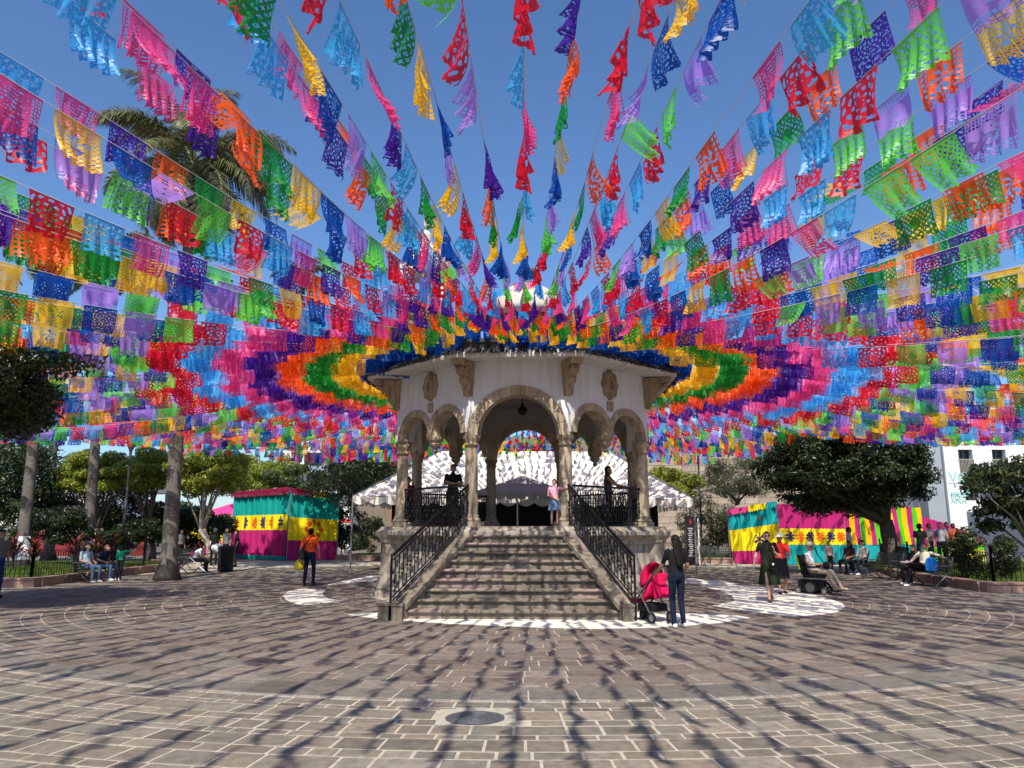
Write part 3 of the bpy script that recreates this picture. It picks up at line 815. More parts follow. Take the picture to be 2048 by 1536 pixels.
def cordyline(u, v, y, seed, lb):
    p = at(u, v, y); p.z = .2; t = thing('cordyline', lb, 'plant', p, 0, 'red-leaved plants on the left lawn'); rg = random.Random(seed)
    for q in range(34):
        az = rg.uniform(0, 6.28); el = rg.uniform(.3, 1.35); L = rg.uniform(.6, .95); h = Vector((math.cos(az), math.sin(az), 0)); s = Vector((-h.y, h.x, 0)) * .045; b = Vector((0, 0, rg.uniform(.35, .85)))
        m1 = b + (h * math.cos(el) + Vector((0, 0, math.sin(el)))) * L * .55; e = m1 + (h * math.cos(el - .7) + Vector((0, 0, math.sin(el - .7)))) * L * .5
        MB().add([b - s * .5, b + s * .5, m1 + s, e, m1 - s], [(0, 1, 2, 4), (4, 2, 3)]).build('leaf', LEAF_RED if rg.random() < .62 else LEAF_MID, t)
    MB().tube([(0, 0, -.02), (0, 0, .9)], .03, 6).build('stem', BARK, t)
for i, (u, y, lb) in enumerate(((8, 27, 'red-leaved plant at the left edge behind the lawn'), (30, 27.5, 'red-leaved plant left of the white-painted palm foot'), (70, 27, 'red-leaved plant right of the nearest white-painted palm foot'), (150, 28.5, 'red-leaved plant just left of the bench with three people'), (192, 29, 'red-leaved plant behind the woman in pale blue'), (222, 29.5, 'red-leaved plant behind the child in green'))):
    cordyline(u, 1100, y, 60 + i, lb)
# ------------------------------------------------------------------ buildings
def wall_rect(mb, x0, x1, z0, z1, y, holes, mi=0):
    xs = sorted({x0, x1, *[h[0] for h in holes], *[h[1] for h in holes]}); zs = sorted({z0, z1, *[h[2] for h in holes], *[h[3] for h in holes]})
    for a, b in zip(xs[:-1], xs[1:]):
        for c, d in zip(zs[:-1], zs[1:]):
            mx, mz = (a + b) / 2, (c + d) / 2
            if any(h[0] < mx < h[1] and h[2] < mz < h[3] for h in holes): continue
            mb.add([(a, y, c), (b, y, c), (b, y, d), (a, y, d)], [(0, 1, 2, 3)], mi)
def windows(t, holes, y, depth=.35, frame=None, rail=()):
    for i, (a, b, c, d) in enumerate(holes):
        w = MB(); w.box(((a + b) / 2, y + depth, (c + d) / 2), (b - a, .04, d - c))
        wo = w.build('window', GLASS, t)
        f = MB()
        for x in (a + .04, (a + b) / 2, b - .04): f.box((x, y + depth - .05, (c + d) / 2), (.07, .06, d - c))
        for z in (c + .04, d - .04): f.box(((a + b) / 2, y + depth - .05, z), (b - a, .05, .07))
        f.build('window_frame', frame or IRON_GREY, wo)
        s = MB()
        for x in (a, b): s.add([(x, y, c), (x, y + depth, c), (x, y + depth, d), (x, y, d)], [(0, 1, 2, 3)])
        for z in (c, d): s.add([(a, y, z), (b, y, z), (b, y + depth, z), (a, y + depth, z)], [(0, 1, 2, 3)])
        s.build('reveal', WHITEWALL, wo)
        if i in rail:
            r = MB()
            for q in range(11): r.bar((a + (b - a) * q / 10, y - .05, c - .1), (a + (b - a) * q / 10, y - .05, c + .95), .03, .03)
            for z in (c - .1, c + .95): r.bar((a - .05, y - .05, z), (b + .05, y - .05, z), .05, .05)
            r.build('balcony_rail', M('pale_rail', (.35, .33, .25), .6), wo)
# white apartment house on the right, with a painted slogan
YB = 52.0
def X(u, v=960, Y=None): return at(u, v, Y or YB).x
def Z(v, Y=None, u=1024): return at(u, v, Y or YB).z
bl = thing('apartment_house', 'white apartment house with balconies and painted slogan behind the right trees', 'building', (X(1960), YB, 0)); o = Vector((X(1960), YB, 0))
H = [(X(1922), X(1951), Z(947), Z(899)), (X(1927), X(1958), Z(1001), Z(957)), (X(1990), X(2018), Z(947), Z(899)), (X(1995), X(2022), Z(1001), Z(957))]
H = [(a - o.x, b - o.x, c, d) for a, b, c, d in H]
mb = MB(); wall_rect(mb, X(1893) - o.x, X(2110) - o.x, 0, 9.6, 0, H); xl = X(1893) - o.x; xr = X(2110) - o.x
mb.add([(xl, 0, 0), (xl, 8, 0), (xl, 8, 9.6), (xl, 0, 9.6)], [(3, 2, 1, 0)]); mb.add([(xl, 0, 9.6), (xr, 0, 9.6), (xr, 8, 9.6), (xl, 8, 9.6)], [(0, 1, 2, 3)])
mb.build('wall', WHITEWALL, bl); windows(bl, H, 0, .5, rail=(0, 2))
MB().box((xl - .7, 1.2, 4.8), (1.2, 2, 9.6)).build('side_wing', GREYWALL, bl)
MB().box(((xl + xr) / 2, -.1, 9.7), (xr - xl + .3, .5, .25)).build('cornice', WHITEWALL, bl)
def text(s, size, mat, parent, loc, rz=0.0, name='lettering', ext=.01):
    cu = bpy.data.curves.new('t', 'FONT'); cu.body = s; cu.size = size; cu.align_x = 'LEFT'; cu.extrude = ext
    to = bpy.data.objects.new('t', cu); COL.objects.link(to); dg = bpy.context.evaluated_depsgraph_get()
    me = bpy.data.meshes.new_from_object(to.evaluated_get(dg)); bpy.data.objects.remove(to); me.materials.clear(); me.materials.append(mat)
    return obj(name, me, parent, loc=loc, rot=(PI / 2, 0, rz))
PAINT = M('painted_teal', (.22, .52, .47), .9, .25, 4)
lx = X(1897) - o.x
text('VOTA', 1.02, PAINT, bl, (lx, -.012, Z(965)))
ar = MB(); cx, cz = lx + .75, Z(978)
ar.tube([(cx + .5 * math.cos(a) * 1.1, -.01, cz + .55 * math.sin(a)) for a in [-1.5 + .3 * q for q in range(10)]], [.02, .06, .10, .13, .14, .13, .11, .08, .05, .02], 6)
for (a, b) in (((lx - .05, 966.5), (lx + 1.75, 966.5)), ((lx - .05, 988), (lx + 1.75, 988))): ar.bar((a[0], -.01, Z(a[1])), (b[0], -.01, Z(b[1])), .03, .03)
ar.build('painted_emblem', PAINT, bl)
text('MEXI', .5, PAINT, bl, (lx, -.012, Z(994))); text('PO', .5, PAINT, bl, (lx, -.012, Z(1000))); text('ANA', .5, PAINT, bl, (lx, -.012, Z(1007)))
gb = thing('grey_house', 'grey flat house at the far right edge behind the broadleaf tree', 'building', (X(2040, 950, 46), 46, 0))
MB().box((2.6, 2, 2.6), (5.5, 4, 5.2)).build('wall', GREYWALL, gb); MB().box((2.6, -.05, 5.25), (5.8, 4.4, .15)).build('parapet', GREYWALL, gb)
# white house left of the bandstand
YB = 60.0; o = Vector((X(640), YB, 0))
bl = thing('white_house', 'white house with blue-grey balcony behind the left booth', 'building', o)
H = [(X(612) - o.x, X(640) - o.x, Z(985), Z(945)), (X(606) - o.x, X(642) - o.x, Z(932), Z(905))]
mb = MB(); wall_rect(mb, X(560) - o.x, X(681) - o.x, 0, 8.6, 0, H); xl = X(560) - o.x; xr = X(681) - o.x
mb.add([(xr, 0, 0), (xr, 7, 0), (xr, 7, 8.6), (xr, 0, 8.6)], [(0, 1, 2, 3)]); mb.build('wall', WHITEWALL, bl); windows(bl, H, 0, .4)
MB().box((-.9, -.5, Z(940)), (3.4, 1, .5)).build('balcony', M('blue_grey', (.35, .42, .52), .9, .1, 2), bl)
MB().box((xr + .4, 1.5, 1.7), (1.2, 2, 3.4)).build('annex', WHITEWALL, bl); MB().box((xr + .4, .45, 2.3), (1.24, .06, .22)).build('red_stripe', M('red_paint', (.5, .05, .04), .7), bl)
# white house with pink awning at far left
YB = 50.0; o = Vector((X(180), YB, 0))
bl = thing('cafe_house', 'low white house with red base and pink awning behind the left garden', 'building', o)
H = [(X(178) - o.x, X(208) - o.x, 0.0, Z(1032)), (X(120) - o.x, X(135) - o.x, Z(1055), Z(1030)), (X(255) - o.x, X(275) - o.x, 0, Z(1032))]
mb = MB(); wall_rect(mb, X(-120) - o.x, X(300) - o.x, 0, 4.1, 0, H); mb.build('wall', WHITEWALL, bl); windows(bl, H, 0, .3)
mb = MB()
for a, b in ((X(-120), X(178)), (X(208), X(255)), (X(275), X(300))): mb.box(((a + b) / 2 - o.x, -.03, .75), (b - a, .06, 1.5))
mb.build('red_base', M('red_base', (.22, .03, .03), .9, .2, 2), bl)
aw = MB(); xa, xb = X(166) - o.x, X(219) - o.x
aw.add([(xa, 0, Z(1000)), (xb, 0, Z(1000)), (xb, -1.5, Z(1024)), (xa, -1.5, Z(1024)), (xa, -1.5, Z(1030)), (xb, -1.5, Z(1030))], [(0, 1, 2, 3), (3, 2, 5, 4)])
aw.build('awning', fab('pink_awning', (205, 165, 190)), bl)
MB().box(((X(-120) + X(300)) / 2 - o.x, 2, 4.2), (X(300) - X(-120), 4.6, .25)).build('roof', WHITEWALL, bl)
for i, (u, y, lb) in enumerate(((118, 43, 'white cafe umbrella left of the white-footed palms'), (185, 44.5, 'white cafe umbrella behind the second white-footed palm'))):
    p = at(u, 1016, y); t = thing('umbrella', lb, 'umbrella', (p.x, y, 0), .3, 'white cafe umbrellas')
    MB().tube([(0, 0, 0), (0, 0, p.z + .1)], .03, 6).build('pole', STEEL, t)
    mb = MB(); z1 = p.z; rw = 1.9
    mb.loft([[Vector((rw * k * math.cos(PI / 4 + PI / 2 * q), rw * k * math.sin(PI / 4 + PI / 2 * q), z)) for q in range(4)] for k, z in ((1, z1 - .65), (1, z1 - .45), (.5, z1 - .2), (.02, z1))], capt=False); mb.build('canopy', CANVAS, t)
# church
YB = 62.0
ch = thing('church', 'church with tan stone nave, white tiled dome and white and red bell tower', 'church', (0, YB, 0))
DX = at(1056, 580, YB).x; ZD = Z(612)
sharp(MB().lathe([(3.35, ZD - 6), (3.35, ZD - .5), (3.6, ZD - .45), (3.6, ZD - .1), (3.3, ZD)], (DX, 3.5, 0), 16).build('drum', M('red_drum', (.20, .055, .04), .9, .2, 2), ch))
domem = M('white_dome_tile', (.50, .46, .38), .7, .2, 5, .3, 30)
dm = MB().lathe([(3.3 * math.cos(a), ZD + 3.3 * .92 * math.sin(a)) for a in [PI / 2 * q / 10 for q in range(10)]], (DX, 3.5, 0), 32).build('dome', domem, ch, True)
zt = ZD + 3.0; lt = MB().lathe([(.85, zt - .1), (.85, zt + .1)], (DX, 3.5, 0), 12)
for q in range(6): lt.tube([(DX + .62 * math.cos(q * PI / 3), 3.5 + .62 * math.sin(q * PI / 3), zt), (DX + .62 * math.cos(q * PI / 3), 3.5 + .62 * math.sin(q * PI / 3), zt + 1.1)], .09, 6)
lt.lathe([(.95, zt + 1.1), (.95, zt + 1.3), (.7, zt + 1.5), (.1, zt + 1.75)], (DX, 3.5, 0), 12).build('lantern', M('lantern_stone', (.14, .115, .09), .9, .2, 3), dm)
for q in range(8):
    a = q * PI / 4 + .2; MB().lathe([(.45, -.02), (.45, .06)], (0, 0, 0), 12).build('drum_window', GLASS, ch, loc=(DX + 3.36 * math.cos(a), 3.5 + 3.36 * math.sin(a), ZD - 2.2), rot=(PI / 2, 0, a + PI / 2))
TX = at(845, 560, YB).x; WHT = M('tower_white', (.55, .49, .43), .85, .1, 2); REDT = M('tower_red', (.42, .12, .07), .85, .15, 2)
mb = MB(); zb = Z(600)
mb.box((TX, 2.2, zb / 2), (4.3, 4.3, zb)).build('tower', M('tower_red_stone', (.33, .12, .09), .9, .2, 1.5), ch)
mb = MB()
for sx in (-1, 1):
    for sy in (-1, 1): mb.box((TX + sx * 1.55, 2.2 + sy * 1.55, zb + 1.5), (.8, .8, 3.0))
mb.box((TX, 2.2, zb + 3.1), (4.0, 4.0, .4)); mb.box((TX, 2.2, zb + .15), (4.2, 4.2, .3)); mb.build('belfry', WHT, ch)
mb = MB()
for sx in (-1, 0, 1): mb.box((TX + sx * 1.95, .30, zb + 1.6), (.14, .06, 2.6))
for z in (zb + .35, zb + 2.85): mb.box((TX, .28, z), (4.0, .06, .14))
mb.build('belfry_trim', REDT, ch)
MB().lathe([(.45, -.5), (.5, .3), (.42, .75), (.1, .9), (.12, 1.0)], (TX, 2.2, zb + 1.7), 12).build('bell', M('bronze', (.10, .08, .05), .5, metal=.6), ch)
cpl = MB().lathe([(2.1, zb + 3.3), (1.95, zb + 4.1), (1.55, zb + 5.0), (.9, zb + 5.7), (.5, zb + 6.0), (.5, zb + 6.7), (.25, zb + 7.0), (.2, zb + 7.3)], (TX, 2.2, 0), 8).build('cupola', WHT, ch)
for q in range(8):
    a = q * PI / 4; pts = [(TX + r * math.cos(a), 2.2 + r * math.sin(a), z) for r, z in ((2.13, zb + 3.3), (1.99, zb + 4.1), (1.59, zb + 5.0), (.94, zb + 5.7))]
    MB().tube(pts, .10, 5).build('rib', REDT, cpl)
MB().lathe([(.22, 0), (.30, .5), (.26, 1.0), (.15, 1.5), (.2, 1.75), (.14, 2.0), (.02, 2.1)], (TX, 2.2, zb + 7.2), 10).build('statue', WHT, cpl, True)
MB().tube([(TX + .8, 2, zb + 4), (TX + .8, 2, zb + 10.8)], .04, 5).build('mast', STEEL, cpl)
nm = MB(); nm.box((6, 5, 4.6), (44, 8, 9.2)).build('nave', M('nave_core', (.20, .165, .125), .95, .2, 1), ch)
NB = M('nave_block', (.33, .265, .195), .95, .22, 1.5, .4, 12, rnd=.18)
bm_ = MB().box((0, 0, 0), (1.10, .16, .50)).mesh('stone_block', NB)
x0 = at(1300, 960, YB).x
for r in range(17):
    for q in range(12):
        obj('stone_block', bm_, ch, loc=(x0 + (q + .5 * (r % 2)) * 1.125, .96 + RND.uniform(-.02, .02), .27 + r * .525))
# slim poles carrying the bunting's outer wire
def pole(u, Y, lb, h=6.6):
    p = at(u, 1000, Y); t = thing('bunting_pole', lb, 'pole', (p.x, Y, 0), 0, 'bunting poles')
    MB().tube([(0, 0, 0), (0, 0, h)], .05, 8).build('shaft', IRON_GREY, t); MB().lathe([(.12, 0), (.12, .04), (.06, .08)], n=8).build('foot', IRON_GREY, t)
pole(1400, 41.5, 'slim dark pole between the marquee and the olive-like tree')

# ------------------------------------------------------------------ marquee
tent = thing('marquee', 'large white hipped marquee behind the bandstand', 'tent', (0, 29.3, 0))
def tp(u, v, Y): p = at(u, v, Y); return Vector((p.x, p.y - 29.3, p.z))
FL, FRt = tp(706, 992, 30.4), tp(1387, 998, 28.4); RL, RRt = tp(880, 903, 34.5), tp(1222, 905, 33.0)
BL_, BR_ = FL + Vector((.3, 9, 0)), FRt + Vector((.3, 9.6, 0))
def sagface(mb, a, b, c, d, n=14, m=8, sag=.10):
    V = []
    for j in range(m + 1):
        for i in range(n + 1):
            u, v = i / n, j / m; p = a.lerp(b, u).lerp(d.lerp(c, u), v)
            p = p + Vector((0, 0, -sag * math.sin(PI * v) * (.6 + .4 * abs(math.sin(PI * 3 * u))))); V.append(p)
    mb.add(V, [(j * (n + 1) + i, j * (n + 1) + i + 1, (j + 1) * (n + 1) + i + 1, (j + 1) * (n + 1) + i) for j in range(m) for i in range(n)])
mb = MB(); sagface(mb, FL, FRt, RRt, RL, 30, 10); sagface(mb, BR_, BL_, RL, RRt); sagface(mb, BL_, FL, RL, RL + Vector((0, .01, 0))); sagface(mb, FRt, BR_, RRt + Vector((0, .01, 0)), RRt)
mb.build('roof', CANVAS, tent, True)
def valance(a, b, h, nsc, mat, parent, name='valance'):
    mb = MB(); n = nsc * 8; V = []
    d = (b - a); nr = Vector((d.y, -d.x, 0)).normalized()
    for i in range(n + 1):
        k = i / n; p = a.lerp(b, k) + nr * (.03 + .02 * math.sin(k * 60)); ph = (k * nsc) % 1
        V += [p + Vector((0, 0, .01)), p + Vector((0, 0, -h * (.6 + .4 * math.sin(PI * ph)))) + nr * .03 * math.sin(k * 47)]
    mb.add(V, [(2 * i, 2 * i + 1, 2 * i + 3, 2 * i + 2) for i in range(n)]); return mb.build(name, mat, parent)
valance(FL, FRt, .34, 20, CANVAS, tent); valance(FRt, BR_, .34, 12, CANVAS, tent); valance(BL_, FL, .34, 12, CANVAS, tent)
for p in (FL, FRt, BL_, BR_, FL.lerp(FRt, .5), BL_.lerp(BR_, .5)):
    if p is not None: MB().tube([(p.x, p.y, 0), (p.x, p.y, p.z)], .035, 7).build('leg', STEEL, tent)
MB().tube([FL, FRt], .03, 6).tube([FL, RL], .03, 6).tube([FRt, RRt], .03, 6).tube([RL, RRt], .03, 6).build('frame', STEEL, tent)
bk = MB(); bk.add([Vector((BL_.x, BL_.y - 1, 0)), Vector((BR_.x, BR_.y - 1, 0)), Vector((BR_.x, BR_.y - 1, 3.1)), Vector((BL_.x, BL_.y - 1, 3.1))], [(0, 1, 2, 3)])
bk.build('shade_sheet', BLACKCLOTH, tent)  # black sheet added to paint the deep shade inside the marquee
stg = thing('stage', 'black stage platform with tables under the marquee', 'stage', (0, 33.4, 0)); MB().box((0, 0, .45), (9, 4.4, .9)).build('deck', BLACKCLOTH, stg)
for x in (-3, -1, 1, 3): MB().box((x, -1.7, 1.25), (1.5, .6, .7)).build('equipment_case', M('case_black', (.015, .015, .017), .5), stg)
cn = thing('canopy', 'small peaked canopy greyed like a shaded tent underside, seen through the main arch', 'canopy', (0, 27, 0))
ap = at(1046, 951, 28.0) - Vector((0, 27, 0)); e1, e2 = at(946, 984, 26.6) - Vector((0, 27, 0)), at(1140, 985, 26.6) - Vector((0, 27, 0)); e3, e4 = e2 + Vector((0, 2.6, 0)), e1 + Vector((0, 2.6, 0))
MB().add([e1, e2, e3, e4, ap], [(0, 1, 4), (1, 2, 4), (2, 3, 4), (3, 0, 4)]).build('roof', CANVAS_SHADED, cn); valance(e1, e2, .26, 9, CANVAS_SHADED, cn)
for p in (e1, e2, e3, e4): MB().tube([(p.x, p.y, 0), p], .025, 6).build('leg', STEEL, cn)
bkc = MB(); bkc.add([Vector((e1.x, 2.55, 0)), Vector((e2.x, 2.55, 0)), Vector((e2.x, 2.55, 2.7)), Vector((e1.x, 2.55, 2.7))], [(0, 1, 2, 3)]); bkc.build('shade_sheet', BLACKCLOTH, cn)  # black sheet added so the opening below the canopy reads as shade

# ------------------------------------------------------------------ fabric booths
def cloth_panel(parent, A, B, zA, zB, bands, amp=.08, nf=7, seed=0, name='fabric_band', zb=.03, tension=0.0):
    """bands: (z0, z1, material, scallop) as fractions of the height"""
    rg = random.Random(seed); A, B = Vector((A[0], A[1], 0)), Vector((B[0], B[1], 0)); d = B - A; L = d.length; nr = Vector((d.y, -d.x, 0)) / L
    ph = [rg.uniform(0, 6) for _ in range(4)]
    def P(k, h, off):
        top = zA + (zB - zA) * k; z = zb + (top - zb) * h
        w = amp * (math.sin(2 * PI * nf * k + ph[0] + 1.4 * h * tension) * (.45 + .55 * (1 - h)) + .45 * math.sin(2 * PI * nf * 2.3 * k + ph[1] + h * 2) + .35 * math.sin(5 * h + 9 * k + ph[2]))
        if tension: w += amp * 1.6 * math.sin(16 * ((1 - h) * 1.1 + k * .9) + ph[3]) * tension * h * k * .8
        return A + d * k + nr * (w + off) + Vector((0, 0, z))
    n = max(24, int(L * 16)); out = []
    for (h0, h1, mat, sc) in bands:
        m = max(3, int((h1 - h0) * 16)); V = []
        for j in range(m + 1):
            for i in range(n + 1):
                k = i / n; H0 = h0; H1 = h1
                if sc:
                    w = .016 * abs(math.sin(PI * k * L / .19)); H0 -= w; H1 += w
                V.append(P(k, H0 + (H1 - H0) * j / m, .012 if sc else 0))
        me = MB().add(V, [(j * (n + 1) + i, j * (n + 1) + i + 1, (j + 1) * (n + 1) + i + 1, (j + 1) * (n + 1) + i) for j in range(m) for i in range(n)])
        out.append(me.build(name, mat, parent, True))
    return P, L, out
def flower(parent, P, L, k, h, size, mat, petals=8, hscale=1.0):
    mb = MB(); Hh = 3.4
    for q in range(petals):
        a = 2 * PI * q / petals + PI / petals; V = []
        for r, w in ((.15, .05), (.55, .15), (.85, .20), (1.0, .08)):
            for s in (-1, 1):
                x = r * math.cos(a) * .72 - s * w * math.sin(a); z = r * math.sin(a) + s * w * math.cos(a)
                V.append(P(k + x * size / L, h + z * size / Hh * hscale, .026))
        mb.add(V, [(0, 1, 3, 2), (2, 3, 5, 4), (4, 5, 7, 6)])
    V = [P(k + .2 * size * math.cos(2 * PI * q / 8) / L, h + .2 * size * math.sin(2 * PI * q / 8) / Hh, .028) for q in range(8)]
    mb.add(V, [tuple(range(8))]); mb.build('flower_applique', mat, parent)
def fringe(parent, A, B, zA, zB, h, segs, tooth=.16):
    A, B = Vector((A[0], A[1], 0)), Vector((B[0], B[1], 0)); d = B - A; L = d.length; nr = Vector((d.y, -d.x, 0)) / L
    for (k0, k1, mat) in segs:
        mb = MB(); n = max(1, int(L * (k1 - k0) / tooth))
        for q in range(n):
            a, b = k0 + (k1 - k0) * q / n, k0 + (k1 - k0) * (q + 1) / n
            za, zb_ = zA + (zB - zA) * a, zA + (zB - zA) * b; pa, pb = A + d * a + nr * .08, A + d * b + nr * .08; pm = (pa + pb) / 2 + nr * .02; zm = (za + zb_) / 2
            u = Vector((0, 0, 1))
            mb.add([pa + u * za, pa + u * (za - h * .6), pa.lerp(pb, .25) + nr * .02 + u * (zm - h), pa.lerp(pb, .75) + nr * .02 + u * (zm - h), pb + u * (zb_ - h * .6), pb + u * zb_], [(0, 1, 4, 5), (1, 2, 3, 4)])
        mb.build('valance', mat, parent)
# left booth
lb = thing('fabric_booth', 'teal, yellow and magenta fabric booth with fringed magenta roof left of the bandstand', 'booth', (-12.0, 41.4, 0))
K = (0, 0); LE = (at(462, 1100, 45).x + 12.0, 3.6); RE = (at(674, 1100, 43.2).x + 12.0, 1.8); BE = (LE[0] + RE[0], LE[1] + RE[1]); zc = 3.62
P, L, _ = cloth_panel(lb, LE, K, zc - .05, zc, [(.66, 1, TEAL, 0), (.06, .46, MAG, 0), (.0, .06, TEAL, 0), (.455, .665, YEL, 1)], .07, 8, 1)
for q in range(6): flower(lb, P, L, .10 + q * .155, .56, .33, ORANGEF if q % 2 == 0 else INDIGO, 8)
P, L, _ = cloth_panel(lb, K, RE, zc, zc - .25, [(.62, 1, TEAL, 0), (.0, .31, MAG, 0), (.305, .625, YEL, 1)], .08, 3, 2, tension=.8)
for q in range(8):
    a = q * PI / 4
    V = [P(.5 + (.42 * math.cos(a) + .13 * math.cos(b)) / L, .47 + (.42 * math.sin(a) + .15 * math.sin(b)) / zc, .03) for b in [2 * PI * i / 10 for i in range(10)]]
    MB().add(V, [tuple(range(10))]).build('petal_applique', ORANGEF, lb)
cloth_panel(lb, RE, BE, zc - .25, zc, [(0, 1, TEAL, 0)], .04, 6, 3); cloth_panel(lb, BE, LE, zc, zc - .05, [(0, 1, TEAL, 0)], .04, 4, 4)
ce = Vector(((K[0] + BE[0]) / 2, (K[1] + BE[1]) / 2, 0)); exp = lambda p: ce + (Vector((p[0], p[1], 0)) - ce) * 1.05
q4 = [exp(K), exp(RE), exp(BE), exp(LE)]; zz = [zc + .22, zc - .02, zc + .2, zc + .17]
apx = ce + Vector((0, 0, zc + .42)); V = [q4[i] + Vector((0, 0, zz[i])) for i in range(4)] + [apx]
rf = MB().add(V, [(3, 0, 4)], 0).add(V, [(0, 1, 4)], 0).add(V, [(1, 2, 4)], 1).add(V, [(2, 3, 4)], 0).build('roof', [MAROON, TEAL], lb)
fringe(lb, q4[3], q4[0], zz[3], zz[0], .34, [(0, 1, MAROON)]); fringe(lb, q4[0], q4[1], zz[0], zz[1], .34, [(0, .42, MAROON), (.42, .72, YEL), (.72, 1, TEAL)])
for p in (K, LE, RE, BE): MB().tube([(p[0], p[1], 0), (p[0], p[1], zc + .1)], .03, 6).build('pole', STEEL, lb)
# small far booth left of it
fb = thing('fabric_booth', 'small pink and teal peaked booth half hidden behind the left trees', 'booth', (at(430, 1050, 50).x, 50, 0))
MB().add([(-1.6, 0, 2.5), (1.6, 0, 2.5), (1.6, 3, 2.5), (-1.6, 3, 2.5), (.6, 1.5, 3.4)], [(0, 1, 4)], 0).add([(-1.6, 0, 2.5), (1.6, 0, 2.5), (1.6, 3, 2.5), (-1.6, 3, 2.5), (.6, 1.5, 3.4)], [(1, 2, 4), (3, 0, 4)], 1).build('roof', [fab('rose', (225, 70, 140)), TEAL], fb)
cloth_panel(fb, (-1.6, 0), (1.6, 0), 2.5, 2.5, [(.35, 1, YEL, 0), (0, .35, fab('rose', (225, 70, 140)), 0)], .04, 4, 5)
fringe(fb, (-1.6, 0), (1.6, 0), 2.5, 2.5, .3, [(0, 1, YEL)])
# right booth
A0, A1, A2, A3, A4 = at(1460, 1100, 38.6), at(1560, 1100, 36.8), at(1692, 1100, 37.4), at(1848, 1100, 38.2), at(1892, 1100, 40)
rb = thing('fabric_booth', 'long teal, yellow, magenta and striped fabric booth behind the right benches', 'booth', (A1.x, A1.y, 0))
r2 = lambda p: (p.x - A1.x, p.y - A1.y); A0, A1, A2, A3, A4 = map(r2, (A0, A1, A2, A3, A4))
P, L, _ = cloth_panel(rb, A0, A1, 2.35, 2.85, [(.66, 1, AQUA, 0), (.0, .26, MAG, 0), (.25, .665, YEL, 1)], .07, 5, 6, tension=1.0)
flower(rb, P, L, .62, .45, .42, INDIGO, 6); MB().add([P(.66 + .07 * math.cos(a) / L, .82 + .07 * math.sin(a) / 2.6, .04) for a in [2 * PI * i / 10 for i in range(10)]], [tuple(range(10))]).build('dot_applique', ORANGEF, rb)
fringe(rb, A0, A1, 2.62, 3.0, .30, [(0, .44, fab('rose', (225, 70, 140))), (.44, .8, YEL), (.8, 1, AQUA)], .12)
P, L, _ = cloth_panel(rb, A1, A2, 2.85, 2.8, [(.58, 1, MAG, 0), (0, .34, AQUA, 0), (.335, .585, YEL, 1)], .055, 6, 7)
for q in range(6): flower(rb, P, L, .16 + q * .155, .46, .30, INDIGO if q % 2 == 0 else ORANGEF, 8)
P, L, _ = cloth_panel(rb, A2, A3, 2.75, 2.75, [(0, .34, AQUA, 0)], .03, 6, 8)
cols = [MAG, AMBER, MAG, LIME, AMBER, MAG, LIME, AMBER, LIME, AMBER, MAG, LIME, AMBER, MAG, LIME, AMBER]; ns = len(cols)
for i, mt in enumerate(cols):
    V = []; m = 12
    for j in range(m + 1):
        h = .33 + .66 * j / m
        for q in range(5):
            k = (i + q / 4) / ns; k2 = min(1, max(0, k + .012 * (1 - h) * 3))
            V.append(P(k2, h, .012 + .002 * (i % 2) + .03 * math.sin(7 * h + i)))
    MB().add(V, [(j * 5 + q, j * 5 + q + 1, (j + 1) * 5 + q + 1, (j + 1) * 5 + q) for j in range(m) for q in range(4)]).build('fabric_stripe', mt, rb, True)
cloth_panel(rb, A3, A4, 2.3, 2.0, [(.35, 1, MAG, 0), (0, .35, LIME, 0)], .04, 3, 9)
A5 = (A4[0] + 2.6, A4[1] + 1); P, L, _ = cloth_panel(rb, A4, A5, 2.0, 1.2, [(.7, 1, MAG, 0), (.45, .7, LIME, 0), (0, .45, YEL, 0)], .05, 4, 10)
bp = Vector((A1[0] + 4, A1[1] + 5, 3.2)); V = [(*A1, 2.83), (*A2, 2.78), (*A3, 2.73), (A3[0], A3[1] + 4, 2.5), (A0[0] + 1.5, A0[1] + 4, 2.2), (*A0, 2.33)]
MB().add(V, [(5, 0, 4), (0, 1, 2, 3, 4)]).build('roof', MAG, rb)
for p in (A0, A1, A2, A3): MB().tube([(p[0], p[1] + .05, 0), (p[0], p[1] + .05, 2.95)], .03, 6).build('pole', STEEL, rb)

# ------------------------------------------------------------------ street furniture
slat_m = MB().box((0, 0, 0), (1.55, .05, .022)).mesh('slat', M('bench_paint', (.018, .022, .02), .45, .2, 12, spec=.5))
def bench_end():
    mb = MB()
    mb.tube([(0, -.30, 0), (0, -.22, .10), (0, -.08, .22), (0, .04, .32), (0, .10, .42)], [.022, .02, .02, .022, .022], 6)
    mb.tube([(0, .32, 0), (0, .22, .12), (0, .06, .24), (0, -.10, .34), (0, -.22, .42)], [.022, .02, .02, .022, .022], 6)
    mb.tube([(0, -.26, .42), (0, .18, .40), (0, .25, .55), (0, .33, .88)], .022, 6)
    mb.tube([(0, -.24, .42), (0, -.27, .58), (0, -.20, .63), (0, .26, .62)], .02, 6)
    mb.tube([(0, -.30, 0), (0, -.34, .03), (0, -.36, 0)], .022, 5); mb.tube([(0, .32, 0), (0, .37, .03), (0, .39, 0)], .022, 5)
    return mb.mesh('bench_end', IRON_GREY)
BEND = bench_end()
def bench(label, p, rz):
    t = thing('park_bench', label, 'bench', (p[0], p[1], 0), rz, 'iron park benches around the plaza')
    for s in (-1, 1): obj('bench_end', BEND, t, loc=(s * .74, 0, 0))
    for q in range(6): obj('seat_slat', slat_m, t, loc=(0, -.24 + q * .078, .435 - .004 * q))
    for q in range(6): obj('back_slat', slat_m, t, loc=(0, .215 + q * .026, .50 + q * .072), rot=(rad(70), 0, 0))
    return t
